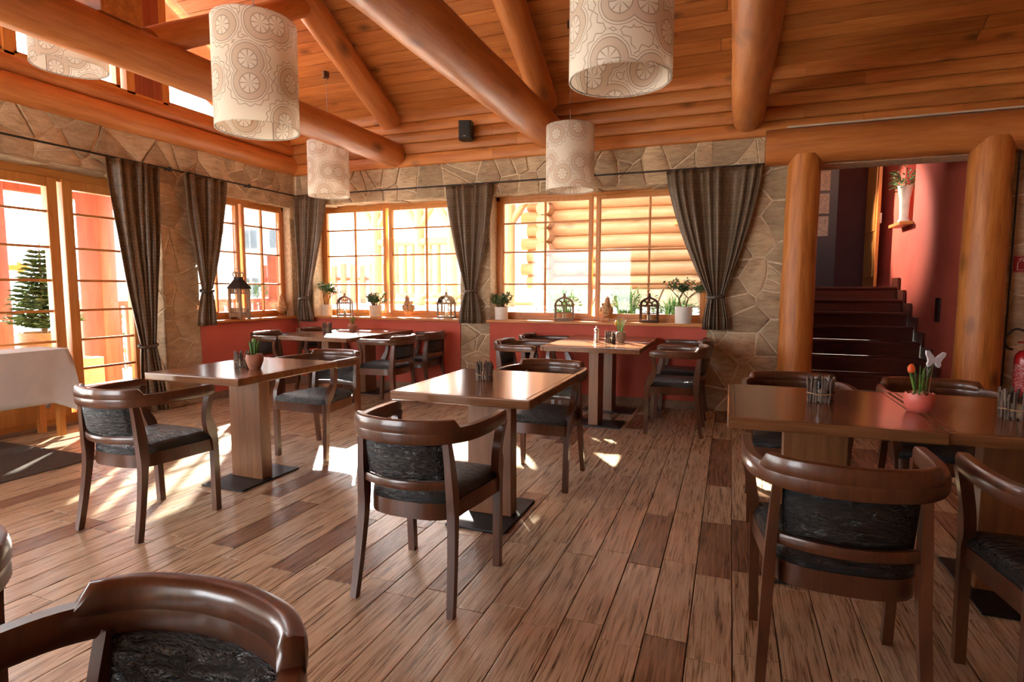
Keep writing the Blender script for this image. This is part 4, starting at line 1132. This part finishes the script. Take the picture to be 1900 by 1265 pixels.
def hen(loc, label, rz, s=1.0):
    t = thing('hen_figurine', label, 'figurine', loc, rz, 'straw hen figurines on the sills')
    # body swept from tail to beak (faces +X)
    path = [(-.115, 0, .17), (-.085, 0, .155), (-.05, 0, .125), (-.01, 0, .112), (.03, 0, .128), (.05, 0, .17), (.055, 0, .215), (.062, 0, .245), (.075, 0, .258), (.095, 0, .262)]
    rad = [(.012, .04), (.03, .05), (.06, .066), (.073, .074), (.062, .066), (.045, .045), (.03, .031), (.026, .026), (.021, .021), (.004, .005)]
    path = [tuple(c*s for c in p) for p in path]; rad = [(a*s, b*s) for a, b in rad]
    sp_ = spline(path, 3); rr = []
    for i in range(len(sp_)):
        f = i/3; k = min(int(f), len(rad)-2); q = f-k; rr.append((rad[k][0]*(1-q)+rad[k+1][0]*q, rad[k][1]*(1-q)+rad[k+1][1]*q))
    mb = MB(); mb.tube(sp_, rr, n=14); mb.build('body', 'henbody', t, ang=80)
    mb = MB()
    for k in range(4): mb.ball(((.055+.012*k)*s, 0, (.272+.006*(k % 2))*s), (.008*s, .004*s, .013*s), 8, 5)
    mb.ball((.092*s, 0, .236*s), (.006*s, .005*s, .013*s), 8, 5); mb.build('comb', 'hencomb', t)
    for sy in (-1, 1):
        mb = MB(); mb.tube([(.0, sy*.03*s, .06*s), (.005*s, sy*.032*s, .006*s)], .0045*s, 6)
        for a in (-.5, 0, .5): mb.tube([(.005*s, sy*.032*s, .005*s), ((.005+.035*math.cos(a))*s, (sy*.032+.035*math.sin(a))*s, .004*s)], .0035*s, 5)
        mb.build('leg', 'henbody', t)
        mb = MB(); mb.ball((-.015*s, sy*.066*s, .125*s), (.055*s, .012*s, .04*s), 12, 6); mb.build('wing', 'henbody', t)
    mb = MB()
    for k in range(5): mb.leaf((-.09*s, (k-2)*.006*s, .15*s), (-.7, (k-2)*.12, 1), .085*s, .03*s, (0, 1, 0))
    mb.build('tail_feather', 'henbody', t)
    return t
hen((-1.29, YB+.09, SZ), 'straw hen figurine in front of the middle mullion of the log house window', -1.2)
hen((-3.825, YB+.09, SZ), 'straw hen figurine on the sill in front of the log railing', -1.25)
hen((XL-.04, 6.03, SZ), 'straw hen figurine beside the corner curtain on the left sill', -.9, 1.05)

def jade(loc, label, pot, pr, ph, kind, seed):
    t = thing('potted_plant', label, 'plant', loc); rng = random.Random(seed)
    MB().lathe([(0, 0), (pr*.92, 0), (pr*.94, .004), (pr, ph-.004), (pr, ph), (pr*.92, ph), (pr*.9, ph*.85)], 24).build('pot', pot, t)
    MB().lathe([(pr*.91, ph*.86), (0, ph*.9)], 16).build('soil', 'soil', t)
    st_ = MB(); lf = MB()
    if kind == 'bush':
        for k in range(20):
            a = rng.uniform(0, 6.3); rr = rng.uniform(.3, 1.35); h = rng.uniform(.09, .19)
            p0 = Vector((pr*.4*rr*math.cos(a), pr*.4*rr*math.sin(a), ph*.85)); p1 = p0+Vector((math.cos(a)*.07*rr, math.sin(a)*.035*rr, h))
            st_.tube([p0, p0.lerp(p1, .5)+Vector((0, 0, .012)), p1], .004, 5)
            for j in range(22):
                q = p0.lerp(p1, rng.uniform(.45, 1.05)); b = rng.uniform(0, 6.3)
                lf.leaf(q, (math.cos(b), math.sin(b), rng.uniform(-.1, .9)), rng.uniform(.032, .05), .022)
    else:
        def br(p, d, L, r, lev):
            q = p+d*L; st_.tube([p, p.lerp(q, .5)+Vector((rng.uniform(-.006, .006), rng.uniform(-.006, .006), 0)), q], [r, r*.85, r*.7], 6)
            if lev == 0:
                for j in range(22):
                    b = rng.uniform(0, 6.3); lf.leaf(p.lerp(q, rng.uniform(.1, 1.3))+Vector((rng.uniform(-.03, .03), rng.uniform(-.02, .02), rng.uniform(-.015, .035))), (math.cos(b), math.sin(b), rng.uniform(-.3, 1.1)), rng.uniform(.035, .06), .02)
                return
            for k in range(3):
                b = rng.uniform(0, 6.3); dd = (d+Vector((math.cos(b)*1.0, math.sin(b)*.3, -.05))).normalized(); br(q, dd, L*rng.uniform(.6, .95), r*.7, lev-1)
        for sx in (-1, 1): br(Vector((sx*.018, 0, ph*.85)), Vector((sx*.24, .04*sx, 1)).normalized(), .115, .008, 2)
    st_.build('stem', 'bark', t); o = lf.build('foliage', 'leaf2', t, ang=20); return t
jade((-5.07, YB+.07, SZ), 'tall branching jade plant in a cream pot by the corner curtain', 'cream', .075, .15, 'tree', 11)
jade((-4.315, YB+.09, SZ), 'bushy jade plant in a cream pot in front of the corner window mullion', 'cream', .082, .15, 'bush', 12)
jade((-2.54, YB+.065, SZ), 'low jade plant in a white pot at the pillar end of the log house window', 'white', .082, .15, 'bush', 13)
jade((-.46, YB+.065, SZ), 'bonsai-like jade plant in a white pot beside the wide curtain', 'white', .09, .18, 'tree', 14)

# ------------------------------------------------------------------ speaker, extinguisher, sign, hall pieces
sp = thing('wall_speaker', 'small black loudspeaker on the boards above the pillar', 'speaker', (-2.90, YB-.13, 3.07), .25)
bmx = MB(); pr_ = [(-.07, -.08), (.07, -.08), (.085, .02), (.05, .09), (-.05, .09), (-.085, .02)]
bmx.prism(pr_, -.10, .10); bmx.build('cabinet', 'black', sp, smooth=False)
MB().bbox((-.062, -.092, -.09), (.062, -.081, .09), .008).build('grille', 'black', sp, smooth=False)
MB().bbox((-.014, -.0945, -.078), (.014, -.0915, -.07), .001).build('badge', 'steel', sp, smooth=False)
MB().tube([(0, .08, 0), (.02, .13, 0)], .015, 8).build('bracket', 'black', sp)
fe = thing('fire_extinguisher', 'red fire extinguisher hung on the stone wall by the log post', 'fire extinguisher', (2.40, YB-.12, .33))
MB().lathe([(0, 0), (.07, 0), (.078, .012), (.078, .34), (.07, .38), (.045, .41), (.022, .42), (0, .42)], 24).build('cylinder', 'red', fe)
MB().lathe([(.0788, .07), (.0788, .30)], 24).build('paper_label', 'extlabel', fe)
MB().lathe([(.02, .42), (.024, .43), (.024, .455), (.016, .465), (0, .466)], 14).build('valve', 'yellow', fe)
MB().bbox((-.075, -.012, .455), (.03, .012, .468), .003).build('carry_handle', 'steel', fe, smooth=False)
MB().bbox((-.06, -.012, .48), (.07, .012, .495), .003).build('lever', 'red', fe, smooth=False)
MB().tube(spline([(.02, 0, .45), (.0, -.02, .56), (-.09, -.01, .6), (-.15, .0, .52), (-.13, .02, .44), (-.08, .05, .42)], 6), .010, 8).build('hose', 'black', fe)
sg = thing('fire_sign', 'red sign with a white extinguisher pictogram on the dark stone wall', 'sign', (2.36, YB-.03, 1.49))
MB().bbox((-.075, 0, -.075), (.075, .004, .075), .001).build('plate', 'signred', sg, smooth=False)
bd = MB()
for a, b, c, d in ((-.07, -.07, .07, -.067), (-.07, .067, .07, .07), (-.07, -.07, -.067, .07), (.067, -.07, .07, .07)): bd.box((a, -.0025, b), (c, -.0005, d))
bd.build('border', 'signwhite', sg, smooth=False)
pc = MB(); ol = [(-.035, -.05), (-.035, .01), (-.028, .022), (-.018, .026), (-.018, .036), (.002, .036), (.002, .026), (.012, .02), (.016, .01), (.016, -.05), (-.035, -.05)]
pc.tube([(x, -.0015, z) for x, z in ol], .0022, 4); pc.tube([(-.03, -.0015, .04), (-.01, -.0015, .05), (.02, -.0015, .046)], .0025, 4)
pc.tube([(.002, -.0015, .03), (.03, -.0015, .02), (.04, -.0015, -.02), (.05, -.0015, -.03)], .0022, 4); pc.build('pictogram', 'signwhite', sg, smooth=False)
vs_ = thing('vase', 'tall white vase with greenery in the niche of the red stair wall', 'vase', (2.055, 8.83, 2.121))
MB().lathe([(0, 0), (.07, 0), (.065, .03), (.05, .06), (.06, .3), (.085, .46), (.09, .47), (.075, .47), (.0, .44)], 20).build('body', 'cream', vs_)
rngv = random.Random(8); gv = MB()
for k in range(170):
    a = rngv.uniform(0, 6.3); e = rngv.uniform(-.3, 1.2); R_ = rngv.uniform(.03, .2)
    gv.leaf((R_*math.cos(a)*.7, R_*math.sin(a), .48+R_*e), (math.cos(a), math.sin(a), e*.6), .07, .025)
gv.build('foliage', 'leaf2', vs_, ang=20)
bk = MB().bbox((2.085, 7.36, .92), (2.099, 7.50, 1.18), .003).build('wall_light', 'door_d', smooth=False); tag(bk, 'flat dark step light plate on the red stair wall', 'wall light')
sw = MB().bbox((2.088, 6.97, 1.08), (2.099, 7.05, 1.16), .003).build('light_switch', 'redwall', smooth=False); tag(sw, 'small square light switch on the red stair wall', 'switch')

# ------------------------------------------------------------------ outside
gm = MB().box((-120, -60, -.6), (120, 160, -.35)).build('ground', 'ground', smooth=False); struct(gm)
# raised gravel yard behind the back windows
yard = MB(); yard.add([(-7.8, 6.68, .80), (.18, 6.68, .80), (.18, 10.5, .95), (-7.8, 10.5, .95), (-7.8, 6.68, -.34), (.18, 6.68, -.34), (.18, 10.5, -.34), (-7.8, 10.5, -.34)], [(0, 1, 2, 3), (7, 6, 5, 4), (0, 4, 5, 1), (1, 5, 6, 2), (2, 6, 7, 3), (3, 7, 4, 0)])
tag(yard.build('gravel_yard', 'gravel', smooth=False), 'bright gravel yard in front of the log house', 'gravel', kind='stuff')
# terrace beside the glazed door
struct(MB().box((-9.2, -2, -.34), (XO, 9.5, -.05)).build('terrace_floor', 'decking', smooth=False))
ter = [(-7.62, 3.90, 'square red terrace post seen through the leftmost door pane'), (-7.25, 4.85, 'broad red terrace post seen through the narrow door leaf'), (-8.2, 8.78, 'red terrace post seen through the window with the big lantern')]
for x, y, lab in ter:
    o = (MB().bbox((-.14, -.14, 0), (.14, .14, 2.6), .03) if y < 8 else MB().bbox((-.09, -.09, 0), (.09, .09, 1.95), .02)).build('terrace_post', 'terrace', loc=(x, y, -.05), rot=(0, 0, .35)); tag(o, lab, 'post', 'red terrace posts')
tr = thing('terrace_roof', 'timber terrace roof with rafters outside the glazed door', 'roof'); tr['kind'] = 'structure'
rm = MB(); rm.prism([(-8.7, 2.60), (XO, 3.0), (XO, 3.06), (-8.7, 2.66)], -2.5, 6.9, 'y'); rm.build('roof_deck', 'terracex', tr, smooth=False)
for y in [-1.5+1.05*k for k in range(8)]:
    MB().tube([(-8.75, y, 2.52), (XO, y, 2.92)], [(.06, .08)]*2, n=4).build('roof_rafter', 'terracex', tr, smooth=False)
MB().bbox((-8.3, -2.4, 2.42), (-8.05, 6.9, 2.60), .02).build('roof_beam', 'terrace', tr, smooth=False)
MB().bbox((-7.6, -2.4, 2.62), (-7.4, 6.9, 2.74), .02).build('roof_beam', 'terrace', tr, smooth=False)
# terrace railing seen through the left window
rl = thing('terrace_railing', 'red timber railing at the edge of the terrace', 'railing')
for y in (5.6, 9.2): MB().bbox((-8.75, y-.06, -.05), (-8.63, y+.06, 1.1), .01).build('post', 'terrace', rl, smooth=False)
MB().bbox((-8.75, 5.6, 1.0), (-8.63, 9.2, 1.08), .01).build('top_rail', 'terrace', rl, smooth=False)
for k in range(22): MB().bbox((-8.71, 5.7+k*.16, .05), (-8.67, 5.79+k*.16, 1.0), .004).build('baluster', 'terrace', rl, smooth=False)
# fir tree in a tub
def fir(loc, h, label, seed, tub=True):
    t = thing('fir_tree', label, 'tree', loc); rng = random.Random(seed); z0 = .26 if tub else 0
    if tub:
        MB().lathe([(0, 0), (.2, 0), (.24, .3), (.22, .3), (.2, .26), (0, .26)], 16).build('tub', 'planter', t)
    MB().tube([(0, 0, z0), (0, 0, z0+h)], [.03, .006], 8).build('trunk', 'bark', t)
    fo = MB()
    for lv in range(17):
        f = lv/17; z = z0+.08+f*h*.92; L = (1-f)**.85*.36*h/1.3+.03; nb_ = 12 if lv < 11 else 7
        for k in range(nb_):
            a = 2*PI*k/nb_+lv*.7+rng.uniform(-.2, .2); d = Vector((math.cos(a), math.sin(a), .25)); tip = Vector((0, 0, z))+d*L*rng.uniform(.8, 1.1)
            for j in range(7):
                p = Vector((0, 0, z)).lerp(tip, (j+.6)/7)
                for s_ in (-1, 1):
                    dd = (d.normalized()*.8+Vector((-math.sin(a)*s_, math.cos(a)*s_, rng.uniform(-.2, .4)))*.8)
                    fo.leaf(p, dd, .13*(1-f*.4), .034)
            fo.leaf(tip-d*.04, d, .12, .035)
    fo.leaf((0, 0, z0+h-.02), (0, 0, 1), .12, .03, (1, 0, 0))
    fo.build('foliage', 'fir', t, ang=10); return t
fir((-6.88, 4.0, .50), .92, 'small fir tree in a wooden tub outside the glazed door', 3)
bp = MB().bbox((-7.25, 2.9, -.05), (-6.75, 3.5, .75), .02).build('planter_box', 'lanternb', smooth=False); tag(bp, 'dark wooden planter box beside the fir tree outside', 'planter')
pl = MB().bbox((-7.18, 3.85, -.05), (-6.6, 4.42, .50), .01).build('plant_bench', 'planter', smooth=False); tag(pl, 'low wooden bench carrying the fir tree outside', 'bench')
ar = thing('arrow_sign', 'pale yellow arrow board outside the leftmost door pane', 'sign', (-8.6, 4.48, 1.53), PI/2)
MB().prism([(-.9, -.035), (.25, -.035), (.25, -.08), (.42, 0), (.25, .08), (.25, .035), (-.9, .035)], -.012, .012, 'y').build('board', 'yellow', ar, smooth=False)
MB().tube([(-.5, .02, -1.4), (-.5, .02, .1)], .03, 8).build('pole', 'bark', ar)
# hedges and far buildings
def bush(loc, sx, sy, sz, label, seed, mat='fir', n=260, nm='shrub'):
    rng = random.Random(seed); mb = MB(); t = thing(nm, label, 'shrub', loc)
    for k in range(n):
        a = rng.uniform(0, 6.3); r = rng.random()**.5; z = rng.random()
        e = math.sqrt(max(0, 1-z*z))*r
        p = Vector((sx*e*math.cos(a), sy*e*math.sin(a), sz*z)); mb.leaf(p, (math.cos(a)*.6, math.sin(a)*.6, rng.uniform(.1, 1)), rng.uniform(.1, .2)*sz**.5, .05)
    mb.build('foliage', mat, t, ang=10)
    sb = MB()
    for k in range(7):
        a = 2*PI*k/7; sb.tube([(0, 0, -.05), (sx*.45*math.cos(a), sy*.45*math.sin(a), sz*.6)], .012, 5)
    sb.build('stem', 'bark', t)
bush((-9.5, 6.75, -.35), .7, .8, 1.15, 'pale green hedge bush beyond the terrace', 21, 'fir', 420)
bush((-10.6, 10.6, -.35), 1.0, 1.0, 1.7, 'bush beyond the terrace seen through the lantern window', 22, 'fir', 420)
def spiky(loc, h, label, seed):
    rng = random.Random(seed); t = thing('grass_shrub', label, 'shrub', loc); mb = MB()
    for k in range(90):
        a = rng.uniform(0, 6.3); lean = rng.uniform(.1, .8); L = h*rng.uniform(.6, 1.1)
        p = Vector((rng.uniform(-.12, .12), rng.uniform(-.1, .1), 0)); d = Vector((math.cos(a)*lean, math.sin(a)*lean*.6, 1)).normalized()
        q = p+d*L*.6; e = q+(d+Vector((math.cos(a)*.5, math.sin(a)*.3, -.25))).normalized()*L*.45
        sd_ = Vector((-math.sin(a), math.cos(a), 0))*.007
        mb.add([p-sd_, p+sd_, q+sd_, q-sd_, e], [(0, 1, 2, 3), (3, 2, 4)])
    mb.build('grass_blades', 'green', t, ang=10)
    lm = MB()
    for k in range(160):
        a = rng.uniform(0, 6.3); r = rng.uniform(.05, .42); z = rng.uniform(.05, h*.5)
        lm.leaf((r*math.cos(a), r*math.sin(a)*.6, z), (math.cos(a), math.sin(a), rng.uniform(-.2, .8)), .09, .03)
    lm.build('foliage', 'fir', t, ang=10)
spiky((-2.42, 8.6, .872), .62, 'spiky green shrub in the gravel left of the window mullion', 31)
spiky((-1.45, 8.7, .875), .60, 'spiky green shrub in the gravel right of the window mullion', 32)
spiky((-.72, 8.4, .865), .38, 'low leafy shrub in the gravel behind the brown lantern', 33)

# log house across the yard
HYF = 10.6; HX0 = -3.25; lr = .128
hs_ = thing('log_house', 'round log house with crossed corner logs across the yard', 'building')
zb = 1.27
for k in range(13):
    z = zb+lr+k*lr*1.9
    log('wall_log', (HX0-.42-.12*(k % 2), HYF, z), (3.6, HYF, z), lr*random.uniform(.97, 1.05), None, 'houselog', hs_, .02, 14)
    o = log('corner_log', (HX0, HYF-.42, z+lr*.95), (HX0, HYF+5, z+lr*.95), lr*1.05, None, 'houselog', hs_, .02, 14)
MB().box((HX0-.1, HYF, .6), (3.6, HYF+5.2, zb+.02)).build('plinth', 'mortar', hs_, smooth=False)
hfm = lambda u, v, d: (u, HYF-.02-d, v)
stones(hs_, (HX0-.15, .85, 3.5, zb), .34, 41, hfm, .05, name='plinth_stone')
# inner wall so that no gaps show between the logs
MB().box((HX0, HYF, zb), (3.6, HYF+.1, 4.4)).build('wall_core', 'houselog', hs_, smooth=False)
hw = MB(); WX0, WZ0 = -.86, 2.42
hw.bbox((WX0, HYF-.2, WZ0), (WX0+.9, HYF-.1, WZ0+.9), .01); hw.build('window_frame', 'frame', hs_, smooth=False)
MB().bbox((WX0+.2, HYF-.215, WZ0+.2), (WX0+.72, HYF-.2, WZ0+.8), .004).build('window_pane', 'bglass', hs_, smooth=False)
MB().bbox((WX0-.08, HYF-.24, WZ0-.05), (WX0+1.0, HYF-.1, WZ0), .01).build('window_ledge', 'framex', hs_, smooth=False)
rf_ = MB(); rf_.prism([(9.75, 3.55), (13.2, 6.9), (16.6, 3.55), (16.6, 3.75), (13.2, 7.15), (9.75, 3.75)], -6.7, 4.2, 'x'); rf_.build('roof', 'roofm', hs_, smooth=False)  # roof out of view, made steep and long to block direct sun
# porch of the log house: posts, braces, rail, balusters
pp = thing('porch', 'open log porch with round balusters beside the log house', 'porch')
PY = 10.2; PZ = .94
for x in (-6.83, -5.83, -5.1, -3.9):
    log('porch_post', (x, PY, PZ), (x, PY, 3.5), .11, .10, 'houselog', pp, .02, 14)
    for s_ in (-1, 1): log('brace', (x, PY, 2.45), (x+s_*.62, PY, 3.35), .075, .075, 'houselog', pp, .02, 10)
log('top_rail', (-6.83, PY, 2.2), (-3.9, PY, 2.2), .085, None, 'houselog', pp, .02, 12)
log('bottom_rail', (-6.83, PY, 1.13), (-3.9, PY, 1.13), .07, None, 'houselog', pp, .02, 12)
log('eave_log', (-7.6, PY, 3.42), (-3.4, PY, 3.42), .11, None, 'houselog', pp, .02, 12)
for k in range(15):
    x = -6.55+k*.19
    if min(abs(x-q) for q in (-5.83, -5.1, -3.9)) > .12: log('baluster', (x, PY, 1.15), (x, PY, 2.16), .058, .05, 'houselog', pp, .02, 10)
MB().bbox((-7.0, PY+.32, .6), (-3.4, PY+2.6, 1.02), .02).build('porch_floor', 'planter', pp, smooth=False)
# red fence further off
rfn = thing('red_fence', 'red post fence in front of the white apartment block', 'fence')
for k in range(15): MB().bbox((-13.6+k*.33, 14.0, -.35), (-13.44+k*.33, 14.12, 2.0-.03*(k % 3)), .02).build('fence_post', 'terrace', rfn, smooth=False)
MB().bbox((-13.6, 14.13, 1.5), (-8.8, 14.2, 1.6), .01).build('fence_rail', 'terracex', rfn, smooth=False)
# white apartment blocks
def block(label, x0, x1, y, z1, cols, rows, seed, ry=0):
    t = thing('apartment_block', label, 'building', (x0, y, -.4)); L = x1-x0
    MB().box((0, 0, 0), (L, 8, z1)).build('wall', 'bwhite', t, smooth=False)
    for i in range(cols):
        for j in range(rows):
            x = L*(i+.5)/cols; z = z1*(j+.55)/rows
            f = MB().bbox((x-.75, -.08, z-.75), (x+.75, .02, z+.75), .02).build('window', 'bwhite', t, smooth=False)
            MB().bbox((x-.62, -.1, z-.62), (x-.04, -.07, z+.62), .01).build('pane', 'bglass', f, smooth=False)
            MB().bbox((x+.04, -.1, z-.62), (x+.62, -.07, z+.62), .01).build('pane', 'bglass', f, smooth=False)
    MB().box((-.3, -.3, z1), (L+.3, 8.3, z1+.4)).build('roof', 'roofm', t, smooth=False)
block('white apartment block seen through the corner window', -31, -19.6, 30, 9.5, 5, 3, 1)
block('low white house seen through the lantern window', -42, -31.5, 21, 5.2, 3, 1, 2)
